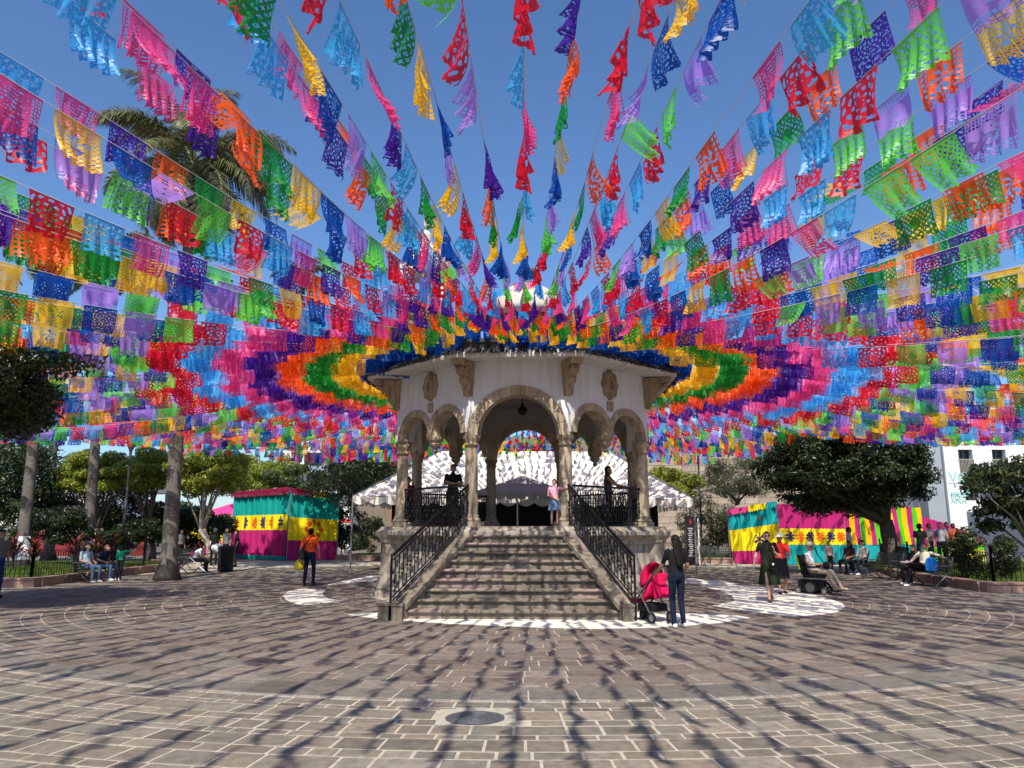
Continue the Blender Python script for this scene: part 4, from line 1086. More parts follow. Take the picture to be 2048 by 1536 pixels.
# ------------------------------------------------------------------ people
def capsule(mb, a, b, r0, r1, n=10):
    a, b = Vector(a), Vector(b); d = (b - a); L = d.length
    z = d / L if L > 1e-6 else Vector((0, 0, 1))
    pts = [a - z * r0 * .92, a - z * r0 * .6, a, b, b + z * r1 * .6, b + z * r1 * .92]
    mb.tube(pts, [r0 * .35, r0 * .8, r0, r1, r1 * .8, r1 * .35], n)
def fuse(mb, vox):
    me = mb.mesh('t', [])
    ob = bpy.data.objects.new('t', me); COL.objects.link(ob)
    md = ob.modifiers.new('r', 'REMESH'); md.mode = 'VOXEL'; md.voxel_size = vox
    sm = ob.modifiers.new('s', 'SMOOTH'); sm.iterations = 4; sm.factor = .5
    dg = bpy.context.evaluated_depsgraph_get(); ev = ob.evaluated_get(dg); m2 = ev.to_mesh()
    nv = len(m2.vertices); V = np.empty(nv * 3); m2.vertices.foreach_get('co', V); V = V.reshape(-1, 3)
    Fc = [tuple(p.vertices) for p in m2.polygons]
    ev.to_mesh_clear(); bpy.data.objects.remove(ob); bpy.data.meshes.remove(me)
    return V, Fc
STAND = dict(pel=(0, 0, .95), chest=(0, .01, 1.27), neck=(0, .01, 1.45), head=(0, -.015, 1.585), sh0=(-.175, .01, 1.40), sh1=(.175, .01, 1.40), el0=(-.235, .03, 1.12), el1=(.235, .03, 1.12), wr0=(-.24, -.05, .88), wr1=(.24, -.05, .88), hip0=(-.09, 0, .92), hip1=(.09, 0, .92), kn0=(-.10, -.02, .50), kn1=(.10, -.02, .50), an0=(-.105, .02, .08), an1=(.105, .02, .08))
SIT = dict(pel=(0, 0, .53), chest=(0, .07, .84), neck=(0, .07, 1.02), head=(0, .035, 1.155), sh0=(-.175, .07, .97), sh1=(.175, .07, .97), el0=(-.24, .03, .72), el1=(.24, .03, .72), wr0=(-.14, -.22, .64), wr1=(.14, -.22, .64), hip0=(-.10, -.02, .52), hip1=(.10, -.02, .52), kn0=(-.13, -.45, .50), kn1=(.13, -.45, .50), an0=(-.13, -.44, .08), an1=(.13, -.44, .08))
SKIN = M('skin_tan', (.36, .20, .125), .6, .06, 8, spec=.3); SKIN_L = M('skin_light', (.50, .30, .21), .6, .06, 8, spec=.3)
DARKH = M('dark_hair', (.010, .007, .006), .65, .3, 30, spec=.15); BROWNH = M('brown_hair', (.09, .04, .02), .5, .3, 30); GREYH = M('grey_hair', (.5, .48, .45), .6, .2, 30)
BLACK = cloth('black', (.014, .014, .016)); NAVY = cloth('denim_navy', (.010, .016, .038)); DENIM = cloth('denim', (.06, .10, .19)); WHITE = cloth('white', (.74, .74, .72)); KHAKI = cloth('khaki', (.36, .29, .21)); GREY = cloth('grey', (.16, .16, .17))
def person(label, loc, rz, h=1.66, base=None, pose=None, top=BLACK, bot=NAVY, shoe=BLACK, skin=None, hair=('short', DARKH), sleeve='short', legs='long', skirt=None, hat=None, glasses=False, group=None, wide=1.0, z=0.0, hands=True, cat='person', extra=None):
    k = h / 1.70; J = dict(base or STAND); J.update(pose or {}); J = {a: Vector(p) * k for a, p in J.items()}
    skin = skin or SKIN; t = thing('person', label, 'person', (loc[0], loc[1], z), rz, group)
    mb = MB(); seg = []
    def limb(a, b, r0, r1, mi, split=None, mi2=0):
        capsule(mb, a, b, r0 * k, r1 * k)
        if split is None: seg.append((a, b, r0 * k, r1 * k, mi))
        else:
            m = a.lerp(b, split); seg.append((a, m, r0 * k, r0 * k, mi)); seg.append((m, b, r1 * k, r1 * k, mi2))
    side = (J['sh1'] - J['sh0']).normalized(); sp = (J['chest'] - J['pel']).normalized(); fw = side.cross(sp).normalized(); w = wide
    hs = (J['hip1'] - J['hip0']).normalized(); hf = hs.cross(sp).normalized()
    rings = []
    for c, rx, ry in ((J['pel'] - sp * .11 * k, .07, .06), (J['pel'] - sp * .07 * k, .150, .105), (J['pel'], .168, .118), (J['pel'].lerp(J['chest'], .5), .142 * w, .105 * w), (J['chest'], .168 * w, .118 * w), (J['chest'].lerp(J['neck'], .55), .170, .098), (J['chest'].lerp(J['neck'], .85), .12, .075), (J['neck'], .058, .058), (J['neck'] + (J['head'] - J['neck']) * .3, .05, .052)):
        rings.append([c + (side * rx * math.cos(2 * PI * q / 14) + fw * ry * math.sin(2 * PI * q / 14)) * k for q in range(14)])
    mb.loft(rings)
    seg.append((J['pel'] - sp * .10 * k, J['pel'] + sp * .01 * k, .14 * k, .14 * k, 2)); seg.append((J['pel'] + sp * .09 * k, J['chest'].lerp(J['neck'], .72), .14 * k, .13 * k, 1))
    seg.append((J['neck'] + sp * .01 * k, J['head'], .05 * k, .06 * k, 0))
    hd = (J['head'] - J['neck']).normalized(); hR = Matrix((side, -fw, hd)).transposed() if False else None
    mb.ball(J['head'] + Vector((0, .008, .015)) * k, (.074 * k, .092 * k, .105 * k), n=16, m=10); seg.append((J['head'], J['head'] + Vector((0, 0, .05)) * k, .09 * k, .09 * k, 0))
    capsule(mb, J['head'] + Vector((0, -.045, -.03)) * k, J['head'] + Vector((0, -.05, -.085)) * k, .05 * k, .035 * k)
    capsule(mb, J['head'] + Vector((0, -.09, .02)) * k, J['head'] + Vector((0, -.108, -.015)) * k, .010 * k, .017 * k, 6)
    for s in (-1, 1): mb.ball(J['head'] + Vector((s * .078, .012, .0)) * k, (.014 * k, .024 * k, .034 * k), n=6, m=5)
    for s in '01':
        sl = {'short': (.62, 0), 'none': (.05, 0), 'long': None}[sleeve]
        fat = .006 if sleeve != 'none' else 0
        if sl: limb(J['sh' + s], J['el' + s], .052 + fat, .041, 1, sl[0], 0); limb(J['el' + s], J['wr' + s], .040, .027, 0)
        else: limb(J['sh' + s], J['el' + s], .058, .048, 1); limb(J['el' + s], J['wr' + s], .046, .036, 1)
        lm = 2
        if legs == 'long': limb(J['hip' + s], J['kn' + s], .088, .064, 2); limb(J['kn' + s], J['an' + s], .062, .050, 2)
        elif legs == 'short': limb(J['hip' + s], J['kn' + s], .092, .062, 2, .8, 0); limb(J['kn' + s], J['an' + s], .055, .036, 0)
        else: limb(J['hip' + s], J['kn' + s], .078, .055, 0); limb(J['kn' + s], J['an' + s], .052, .034, 0)
        toe = J.get('toe' + s)
        if toe is None:
            f2 = Vector((hf.x, hf.y, 0)); f2 = f2.normalized() if f2.length > .1 else Vector((0, -1, 0))
            if f2.y > 0: f2 = -f2
            toe = J['an' + s] + f2 * .15 * k; toe.z = max(.034 * k, J['an' + s].z - .045 * k)
        heel = J['an' + s] - (toe - J['an' + s]) * .25; heel.z = max(.04 * k, toe.z + .004)
        capsule(mb, heel, toe, .042 * k, .036 * k); seg.append((heel, toe, .05 * k, .045 * k, 3))
    V, Fc = fuse(mb, .0155 * max(k, .7))
    C = np.array([V[list(q)].mean(axis=0) for q in Fc]); best = np.full(len(Fc), 1e9); mi = np.zeros(len(Fc), dtype=int)
    for a, b, r0, r1, m in seg:
        a_, d = np.array(a), np.array(b - a); tt = np.clip((C - a_) @ d / max(d @ d, 1e-9), 0, 1)
        D = np.linalg.norm(C - (a_ + tt[:, None] * d), axis=1) / (r0 + (r1 - r0) * tt)
        s = D < best; best[s] = D[s]; mi[s] = m
    body = MB(); body.v = [Vector(p) for p in V]; body.f = list(Fc); body.m = mi.tolist()
    if hands:
        for s in '01':
            wr = J['wr' + s]; d = J.get('hd' + s)
            d = (Vector(d).normalized() if d is not None else (wr - J['el' + s]).normalized()); sd = side if abs(d.dot(side)) < .8 else fw
            a = (sd - d * sd.dot(d)).normalized(); b = d.cross(a)
            inn = -a if s == '1' else a
            body.ball(wr + d * .045 * k, (.016 * k, .036 * k, .052 * k), 0, 8, 6, Matrix((b.cross(d).normalized() if False else a, b, d)).transposed())
            for f in range(4):
                st_ = wr + d * .085 * k + b * (f - 1.5) * .018 * k; ln = (.070, .080, .075, .058)[f] * k; mid = st_ + d * ln * .5 + inn * .004 * k; e = mid + d * ln * .42 + inn * .022 * k
                body.tube([st_ - d * .02 * k, st_, mid, e], [.0085 * k, .0085 * k, .0078 * k, .006 * k], 5, 0)
            th = wr + d * .025 * k - b * .03 * k; body.tube([th, th + d * .03 * k - b * .022 * k, th + d * .06 * k - b * .022 * k + inn * .01 * k], [.012 * k, .010 * k, .007 * k], 5, 0)
    for s in (-1, 1): body.ball(J['head'] + Vector((s * .03, -.083, .022)) * k, (.013 * k, .008 * k, .008 * k), 4, 6, 4)
    body.build('body', [skin, top, bot, shoe, DARKH], t, True)
    hp = J['head']
    st, hm = hair
    if st != 'none':
        m = MB(); m.ball((0, 0, 0), (.087, .102, .108), n=18, m=12)
        for v in m.v:
            if v.y < -.02 and v.z < .052: v.y = max(v.y, -.015); v.x *= .90
            if v.z < -.04 and v.y < .02: v.z = -.04 - (v.z + .04) * .1
            elif v.z < 0: v.z *= 1.18
            v.x += .004 * math.sin(v.z * 90 + v.y * 50)
        for v in m.v: v.xyz = hp + (Vector(v) + Vector((0, .014, .026))) * k
        if st == 'long':
            rr = []
            for q in range(9):
                z = .02 - q * .062; wd = .085 + .02 * math.sin(q * .5) - .006 * max(0, q - 5)
                y = .075 + .008 * q + (.02 if q > 3 else 0)
                rr.append([hp + Vector((wd * math.cos(2 * PI * i / 12) + .004 * math.sin(q * 2 + i), y + .035 * math.sin(2 * PI * i / 12), z)) * k for i in range(12)])
            m.loft(rr)
        if st == 'mid':
            rr = []
            for q in range(6):
                z = .03 - q * .05; wd = .092 + .008 * q
                rr.append([hp + Vector((wd * math.cos(2 * PI * i / 12), .045 + .055 * math.sin(2 * PI * i / 12), z)) * k for i in range(12)])
            m.loft(rr)
        if st == 'bun': m.ball(hp + Vector((0, .07, .10)) * k, .045 * k, n=8, m=6)
        if st == 'curly':
            rg = random.Random(int(loc[0] * 99))
            for q in range(40):
                a, e = rg.uniform(0, 6.28), rg.uniform(-.5, 1.4); p = Vector((math.cos(a) * math.cos(e) * .09, math.sin(a) * math.cos(e) * .10, math.sin(e) * .11))
                if p.y < -.04 and p.z < .05: continue
                m.ball(hp + (p + Vector((0, .02, .02))) * k, .03 * k, n=6, m=4)
        m.build('hair', hm, t, True)
    if hat:
        m = MB(); kind, hm = hat; c = hp + Vector((0, .005, .068)) * k
        if kind == 'sun': m.lathe([(.20 * k, -.03 * k), (.205 * k, -.02 * k), (.098 * k, .012 * k), (.09 * k, .08 * k), (.05 * k, .10 * k), (.005, .102 * k)], c, 18)
        elif kind == 'fedora': m.lathe([(.145 * k, .0), (.15 * k, .01 * k), (.096 * k, .005 * k), (.094 * k, .075 * k), (.06 * k, .105 * k), (.005, .09 * k)], c, 18)
        else:
            m.lathe([(.094 * k, -.02 * k), (.094 * k, .02 * k), (.075 * k, .055 * k), (.005, .072 * k)], c, 16); m.add([c + Vector(p) * k for p in ((-.07, -.07, -.01), (.07, -.07, -.01), (.055, -.17, -.025), (-.055, -.17, -.025), (-.07, -.07, -.02), (.07, -.07, -.02), (.055, -.17, -.033), (-.055, -.17, -.033))], [(0, 1, 2, 3), (7, 6, 5, 4), (0, 4, 5, 1), (1, 5, 6, 2), (2, 6, 7, 3), (3, 7, 4, 0)])
        m.build('hat', hm, t, True)
    if glasses:
        m = MB()
        for s in (-1, 1): m.ball(hp + Vector((s * .034, -.092, .022)) * k, (.03 * k, .012 * k, .022 * k), n=10, m=6)
        m.bar(hp + Vector((-.078, -.06, .025)) * k, hp + Vector((-.078, .03, .02)) * k, .006, .006); m.bar(hp + Vector((.078, -.06, .025)) * k, hp + Vector((.078, .03, .02)) * k, .006, .006); m.build('sunglasses', BLACK, t, True)
    if skirt:
        ztop, zhem, rt, rh, mat, nm = skirt; m = MB(); rr = []
        ax0 = J['pel'] + Vector((0, 0, (ztop - .95) * k)) if ztop < 2 else J['neck']
        nz = 12
        for q in range(nz + 1):
            f = q / nz; z = (ztop + (zhem - ztop) * f) * k; r = rt + (rh - rt) * f ** .8
            if nm == 'dress':
                zz = ztop + (zhem - ztop) * f
                r = np.interp(zz, [.4, .9, 1.05, 1.25, 1.37, 1.45], [rh, .185, .165, .188, .180, .095])
            rr.append([Vector((J['pel'].x, J['pel'].y, 0)) + Vector((r * math.cos(2 * PI * i / 28) * (1 + .04 * f * math.cos(i * 2.1)), r * .74 * math.sin(2 * PI * i / 28) * (1 + .06 * f * math.cos(i * 2.1 + 1)), 0)) * k + Vector((0, (.012 * k if nm == 'dress' else 0), z)) for i in range(28)])
        m.loft(rr, capt=False); m.build(nm, mat, t, True)
    if extra: extra(t, J, k)
    return t

def gp(u, v): p = G(u, v); return (p.x, p.y)
strap_m = BLACK
# woman with stroller
pw = gp(1357, 1255)
person('woman in black top and navy jeans with long dark hair pushing a stroller', pw, PI + .35, 1.58, pose=dict(wr1=(.20, -.42, .98), el1=(.26, -.12, 1.10), el0=(-.26, -.02, 1.13), wr0=(-.27, -.20, .98), kn0=(-.10, -.04, .5), an1=(.12, .05, .08)), top=BLACK, bot=NAVY, shoe=WHITE, hair=('long', DARKH))
# girl on the landing
L2 = Matrix.Rotation(KROT, 3, 'Z')
gl = KC + L2 @ Vector((.84, YT + .10, 0))
person('little girl in pink top and denim skirt reaching for the column at the stair top', gl, .1, 1.06, pose=dict(wr1=(.52, -.02, 1.42), el1=(.36, .0, 1.36), hd1=(1, 0, .2), wr0=(.02, -.18, 1.0), el0=(-.24, -.06, 1.12), head=(0, -.02, 1.60)), top=cloth('pink_top', (.75, .33, .40)), bot=DENIM, shoe=BLACK, skin=SKIN_L, hair=('bun', DARKH), skirt=(1.0, .58, .15, .25, M('denim_skirt', (.10, .16, .26), .9, .35, 30), 'skirt'), legs='bare', z=FZ + .012, sleeve='short')
person('man in black standing with folded arms inside the bandstand, behind the left railing', at(905, 1040, 21.0)[:2], .1, 1.68, pose=dict(wr0=(.10, -.17, 1.17), el0=(-.24, -.10, 1.15), wr1=(-.10, -.15, 1.20), el1=(.24, -.10, 1.15)), top=BLACK, bot=BLACK, hair=('short', DARKH), z=FZ + .012)
person('woman with dark hair leaning on the right railing inside the bandstand', at(1218, 1040, 20.6)[:2], 1.2, 1.60, pose=dict(wr0=(-.08, -.46, 1.12), el0=(-.22, -.24, 1.18), wr1=(.16, -.44, 1.10), el1=(.24, -.2, 1.16)), top=cloth('rust', (.10, .035, .02)), bot=BLACK, hair=('mid', DARKH), sleeve='none', z=FZ + .012)
person('child with red hair behind the left corner of the bandstand railing', at(815, 1040, 21.2)[:2], .4, 1.34, top=cloth('wine_top', (.16, .02, .03)), hair=('curly', M('red_hair', (.14, .02, .015), .5)), z=FZ + .012)
person('white-haired person behind the right corner of the bandstand railing', at(1274, 1040, 20.9)[:2], -.5, 1.30, top=GREY, hair=('mid', GREYH), z=FZ + .012)
# man in orange
po = gp(617, 1172)
person('man in orange t-shirt and jeans walking away with a shoulder bag', po, PI - .1, 1.70, pose=dict(an0=(-.10, -.10, .08), kn0=(-.10, -.10, .50), an1=(.10, .12, .09), kn1=(.10, .02, .50), wr1=(.30, -.04, .86), wr0=(-.30, -.02, .86), el0=(-.28, .04, 1.12), el1=(.28, .04, 1.12)), top=cloth('orange_shirt', (.85, .10, .02)), bot=NAVY, shoe=M('brown_shoe', (.08, .05, .03), .6), hair=('short', DARKH))
Ro = Matrix.Rotation(PI - .1, 3, 'Z'); Po = Vector((po[0], po[1], 0))
bag = thing('shoulder_bag', 'black shoulder bag hanging at the hip of the man in orange', 'bag', Po + Ro @ Vector((.20, .13, .80)), PI - .1 - .5)
sharp(MB().loft([[Vector((x * w, y * .06, z)) for x, y in ((-1, -1), (1, -1), (1, 1), (-1, 1))] for z, w in ((0, .13), (.06, .165), (.20, .16), (.25, .13))]).build('pouch', BLACK, bag))
MB().tube([(Ro.transposed() @ v if False else v) for v in (Vector((.02, 0, .2)), Vector((-.16, .04, .40)), Vector((-.34, .03, .62)), Vector((-.33, -.04, .67)))], .018, 6).build('strap', BLACK, bag)
yb_ = thing('plastic_bag', 'yellow plastic bag in the left hand of the man in orange', 'bag', Po + Ro @ Vector((.33, -.03, .45)))
m = MB(); m.loft([[Vector((r * math.cos(2 * PI * i / 12) * (1 + .12 * math.sin(i * 2.6 + z * 20)), r * .7 * math.sin(2 * PI * i / 12), z)) for i in range(12)] for r, z in ((.06, 0), (.13, .04), (.15, .14), (.11, .24), (.04, .32), (.02, .36))]); m.build('sack', fab('bag_yellow', (235, 215, 60), .3), yb_, True)
# woman in green dress, woman in red, man in power chair
pg = gp(1541, 1204)
OLIVE = cloth('olive_dress', (.020, .025, .013))
person('woman in dark olive dress and sunglasses walking towards the viewer', pg, -.12, 1.62, pose=dict(an0=(-.05, -.16, .08), kn0=(-.07, -.13, .50), an1=(.07, .20, .14), kn1=(.09, .02, .50), wr0=(-.36, -.06, .90), el0=(-.28, .03, 1.14), wr1=(.12, -.22, 1.22), el1=(.27, -.06, 1.10), hd1=(-.2, -.3, 1)), top=OLIVE, bot=OLIVE, shoe=M('sandal', (.16, .09, .05), .6), skin=SKIN_L, hair=('short', BROWNH), glasses=True, legs='bare', skirt=(1.45, .42, .1, .27, OLIVE, 'dress'))
sb = thing('small_bag', 'small black bag hanging in front of the woman in the olive dress', 'bag', (pg[0] + .03, pg[1] - .22, .74)); MB().ball((0, 0, .1), (.09, .04, .12), n=10, m=7).build('pouch', BLACK, sb, True); MB().tube([(-.05, 0, .18), (-.10, .03, .42), (-.13, .12, .62)], .006, 5).tube([(.05, 0, .18), (.09, .03, .42), (.11, .12, .62)], .006, 5).build('strap', BLACK, sb); MB().lathe([(.028, 0), (.028, .008)], (0, -.042, .14), 12, axis=Vector((0, -1, 0))).build('badge', WHITE, sb)
pr_ = gp(1566, 1188)
person('woman in red top, dark skirt and pale sun hat behind the woman in olive', pr_, -.1, 1.55, pose=dict(an0=(-.10, -.08, .08), an1=(.10, .12, .08), wr1=(.20, -.20, 1.06), el1=(.26, -.02, 1.14)), top=cloth('red_top', (.70, .03, .025)), bot=BLACK, hair=('short', BROWNH), hat=('sun', M('straw_pale', (.62, .55, .44), .9, .12, 40)), legs='bare', skirt=(1.02, .45, .17, .21, BLACK, 'skirt'), wide=1.12)
pc = Vector((*gp(1632, 1187), 0)); rzc = .9
wc = thing('power_wheelchair', 'black electric wheelchair carrying the old man in the hat', 'wheelchair', pc, rzc)
def wheel(parent, c, r, w, name='wheel', rim=STEEL):
    t = MB().lathe([(r * .72, -w / 2), (r * .95, -w / 2), (r, -w * .3), (r, w * .3), (r * .95, w / 2), (r * .72, w / 2)], (0, 0, 0), 20, axis=Vector((1, 0, 0)), capt=False).build(name, M('rubber', (.02, .02, .02), .8), parent, loc=c)
    MB().lathe([(.02, -w * .3), (r * .75, -w * .25), (r * .75, w * .25), (.02, w * .3)], (0, 0, 0), 12, axis=Vector((1, 0, 0))).build('rim', rim, t)
RIMG = M('rim_grey', (.20, .18, .16), .6)
for s in (-1, 1):
    wheel(wc, (s * .27, .05, .17), .17, .08, rim=RIMG); wheel(wc, (s * .23, .38, .09), .09, .05, 'caster', RIMG); wheel(wc, (s * .23, -.28, .09), .09, .05, 'caster', RIMG)
    MB().box((s * .27, -.02, .70), (.06, .38, .05)).bar((s * .27, .15, .45), (s * .27, .15, .70), .04, .04).build('armrest', BLACK, wc)
MB().box((0, .08, .26), (.44, .62, .18)).build('motor_base', BLACK, wc); MB().box((0, 0, .46), (.46, .48, .09)).build('seat', BLACK, wc); MB().bar((0, .24, .48), (0, .34, 1.0), .44, .07).build('backrest', BLACK, wc)
MB().bar((0, .31, .62), (0, .39, .98), .46, .04).build('safety_vest', fab('vest_yellow', (190, 225, 30)), wc); MB().box((0, -.52, .10), (.40, .26, .03)).bar((0, -.3, .3), (0, -.45, .11), .06, .04).build('footrest', BLACK, wc)
person('old man in white shirt, khaki trousers and straw hat riding an electric wheelchair', pc + Matrix.Rotation(rzc, 3, 'Z') @ Vector((0, .05, 0)), rzc, 1.66, base=SIT, z=.06, pose=dict(kn0=(-.12, -.44, .52), kn1=(.16, -.46, .52), an0=(-.10, -.60, .12), an1=(.22, -.66, .12), wr0=(-.10, -.24, .72), wr1=(.24, -.30, .70)), top=WHITE, bot=KHAKI, shoe=KHAKI, hair=('short', GREYH), hat=('fedora', M('straw', (.45, .36, .24), .9, .15, 40)))
lapb = thing('lap_bag', 'black bag on the lap of the old man in the wheelchair', 'bag', pc + Matrix.Rotation(rzc, 3, 'Z') @ Vector((.06, -.30, .66)), rzc); MB().ball((0, 0, .08), (.17, .09, .10), n=12, m=8).build('pouch', BLACK, lapb, True); MB().tube([(-.1, .02, .14), (-.14, .16, .35), (.06, .28, .52)], .018, 6).build('strap', BLACK, lapb)
# stroller
ps = Vector((*gp(1302, 1243), 0)); rzs = PI + .55
st = thing('stroller', 'hot pink folding stroller with black frame beside the stairs', 'stroller', ps, rzs)
PINK = fab('stroller_pink', (225, 20, 85), .1)
for s in (-1, 1):
    for dx in (-.045, .045): wheel(st, (s * .20 + dx, -.40, .085), .085, .035, rim=STEEL)
    wheel(st, (s * .23, .28, .10), .10, .045, rim=STEEL)
    MB().bar((s * .22, .46, 1.0), (s * .20, -.38, .16), .025, .025).build('frame_tube', IRON_GREY, st); MB().bar((s * .23, .28, .12), (s * .21, -.12, .62), .022, .022).build('frame_tube', STEEL, st)
MB().tube([(-.22, .46, 1.0), (-.18, .52, 1.03), (.18, .52, 1.03), (.22, .46, 1.0)], .02, 6).build('handle', BLACK, st)
m = MB(); m.loft([[Vector((x * .19, y + dy, z)) for x, dy in ((-1, 0), (-.9, -.10), (-.5, .03), (.5, .03), (.9, -.10), (1, 0), (1, .04), (-1, .04))] for y, z in ((-.40, .30), (-.30, .40), (-.02, .40), (.12, .52), (.26, .88))]); m.build('seat', PINK, st, True)
m = MB(); rr = []
for q in range(9):
    a = rad(-20 + 115 * q / 8); c = Vector((0, .16, .72)); d = Vector((0, math.sin(a) * -1 if False else -math.cos(a), math.sin(a)))
    rr.append([c + Vector((.21 * math.cos(PI * i / 10), 0, 0)) + d * (.34 * math.sin(PI * i / 10) + .02 + .015 * (q % 2)) for i in range(11)])
m.loft(rr, capt=False, closed=False); m.build('canopy', PINK, st, True)
MB().box((0, .05, .27), (.36, .40, .14)).build('basket', BLACK, st); MB().add([(-.18, .20, .88), (.18, .20, .88), (.19, .34, .45), (-.19, .34, .45)], [(0, 1, 2, 3)]).build('back_panel', PINK, st)

# right side
gb_ = 'people around the right benches'
bench('iron bench with the couple and blue backpack at the right', (12.45, 23.4), -PI / 2 + .1); bench('empty iron bench behind the couple, left of their bench', (12.75, 26.8), -PI / 2 + .1); bench('iron bench with two people in dark clothes under the broad dark tree', (13.1, 29.6), -PI / 2 - .25); bench('empty iron bench facing the plaza left of the right booth', (9.6, 36.2), 0.1)
cream = cloth('cream_shirt', (.62, .56, .44))
person('man in cream shirt sprawling on the bench beside a blue backpack', (12.42, 23.55), -PI / 2 + .45, 1.70, base=SIT, pose=dict(chest=(0, .12, .84), neck=(0, .16, 1.01), head=(-.02, .13, 1.15), sh0=(-.18, .14, .97), sh1=(.18, .16, .97), el1=(.44, .16, .90), wr1=(.66, .10, .84), el0=(-.3, -.02, .78), wr0=(-.28, -.25, .66), kn0=(-.10, -.46, .58), kn1=(.20, -.42, .66), an1=(-.12, -.56, .66), an0=(-.10, -.62, .08), toe1=(-.26, -.62, .70)), top=cream, bot=BLACK, shoe=WHITE, hair=('short', BROWNH), sleeve='long')
person('smiling woman with brown hair seated beside the man in cream', (12.5, 24.25), -PI / 2 + .55, 1.60, base=SIT, top=BLACK, bot=BLACK, shoe=WHITE, hair=('mid', BROWNH), skin=SKIN_L)
bp_ = thing('backpack', 'bright blue backpack on the bench at the right', 'backpack', (12.35, 22.95, .44), .5); sharp(MB().loft([[Vector((x * w, y * d, z)) for x, y in ((-1, -.6), (-.6, -1), (.6, -1), (1, -.6), (1, .6), (.6, 1), (-.6, 1), (-1, .6))] for z, w, d in ((0, .13, .09), (.05, .17, .13), (.25, .17, .13), (.38, .13, .10), (.43, .05, .05))]).build('sack', fab('blue_pack', (25, 110, 200), .05), bp_)); MB().tube([(-.05, 0, .42), (0, 0, .48), (.05, 0, .42)], .012, 5).build('handle', BLACK, bp_)
person('person with dark hair and dim red top seated under the broad dark tree', (12.95, 29.9), -PI / 2 + .6, 1.62, base=SIT, top=cloth('dim_red', (.12, .05, .04)), bot=BLACK, hair=('mid', DARKH), group=gb_)
person('person in grey-white t-shirt with curly dark hair seated under the broad dark tree', (13.15, 29.2), -PI / 2 + .5, 1.66, base=SIT, top=cloth('dull_white', (.36, .38, .38)), bot=NAVY, shoe=WHITE, hair=('curly', DARKH), group=gb_)
person('child in pink and grey top standing behind the wheelchair', gp(1662, 1150), .3, 1.22, top=cloth('dusty_pink', (.32, .17, .17)), bot=BLACK, shoe=WHITE, hair=('bun', DARKH), group=gb_)
person('man in white t-shirt and black cap standing behind the fence', (at(1700, 1100, 33.0).x, 33.0), 1.0, 1.74, top=WHITE, bot=BLACK, hair=('short', DARKH), hat=('cap', BLACK), group=gb_)
for (u, y, rz, h, tp_, hr, lb) in ((1843, 30, 2.6, 1.66, BLACK, ('curly', DARKH), 'person in black with curly hair standing behind the couple'), (1862, 32, .6, 1.70, GREY, ('short', DARKH), 'dark-haired person in grey among the group behind the couple'), (1884, 30.5, -.8, 1.72, M('plaid', (.30, .33, .36), .9, .6, 22), ('short', BROWNH), 'man in grey plaid shirt standing behind the couple'), (1898, 33, .2, 1.76, cloth('slate', (.09, .11, .12)), ('short', DARKH), 'tall person in slate top behind the plaid shirt'), (1911, 31.5, 2.2, 1.70, cloth('burnt_orange', (.50, .10, .04)), ('short', BROWNH), 'person in burnt orange top behind the right shrub')):
    person(lb, (at(u, 1100, y).x, y), rz, h, top=tp_, bot=NAVY, hair=hr, z=.2 if at(u, 1100, y).x > 14 else 0, group='group standing behind the right benches')
# left side
bench('iron bench with two seated people at the left lawn', (-13.72, 25.6), PI / 2 - .05); bench('iron bench right of the tall palm trunk with a man in white', (-12.4, 30.2), PI / 2 - .15); bench('empty iron bench behind the tall palm trunk', (-13.3, 33.0), PI / 2 - .3)
tie = M('tie_dye', (.30, .42, .47), .9, .5, 9)
person('woman with dark hair in pale blue patterned shirt seated on the left bench', (-13.72, 25.15), PI / 2 - .35, 1.64, base=SIT, top=tie, bot=DENIM, shoe=WHITE, hair=('mid', DARKH), wide=1.12)
person('person with reddish hair in navy top seated beside the woman in pale blue', (-13.68, 26.05), PI / 2 - .2, 1.60, base=SIT, pose=dict(chest=(0, -.02, .83), neck=(0, -.08, .99), head=(0, -.13, 1.11), sh0=(-.17, -.06, .95), sh1=(.17, -.06, .95)), top=cloth('navy_top', (.015, .025, .06)), bot=DENIM, shoe=WHITE, hair=('short', M('auburn', (.16, .05, .03), .5)))
person('child in green long-sleeved top pointing with one arm by the left bench', (-12.95, 25.75), 2.75, 1.16, pose=dict(wr0=(-.58, -.16, 1.46), el0=(-.38, -.06, 1.40), hd0=(-1, -.2, .05), wr1=(.30, -.12, 1.0), chest=(0, -.04, 1.26), neck=(0, -.10, 1.42), head=(0, -.16, 1.52)), top=cloth('jade', (.02, .36, .17)), bot=BLACK, shoe=WHITE, hair=('short', DARKH), sleeve='long')
person('man in white shirt bent forward on the bench right of the tall palm trunk', (-12.35, 30.3), PI / 2 + .1, 1.66, base=SIT, pose=dict(chest=(0, -.10, .80), neck=(0, -.22, .93), head=(0, -.31, 1.00), sh0=(-.17, -.18, .89), sh1=(.17, -.18, .89), el0=(-.22, -.30, .66), el1=(.22, -.30, .66), wr0=(-.08, -.48, .62), wr1=(.08, -.48, .62)), top=WHITE, bot=BLACK, hair=('short', DARKH))
crt = MB(); crt.tube([(0, 0, .02), (-.75, .1, .62)], .022, 7); tag(crt.build('walking_stick', WHITE, loc=(-11.55, 29.6, 0)), 'white walking stick leaning beside the man in white', 'stick')
bn = thing('trash_bin', 'black round trash bin with a white bag hanging out by the left booth', 'bin', (-11.5, 31.3, 0)); MB().lathe([(.27, 0), (.30, .05), (.32, .85), (.35, .9), (.35, .98), (.26, 1.02)], n=18).build('barrel', M('bin_black', (.015, .016, .017), .5, .2, 9), bn, True)
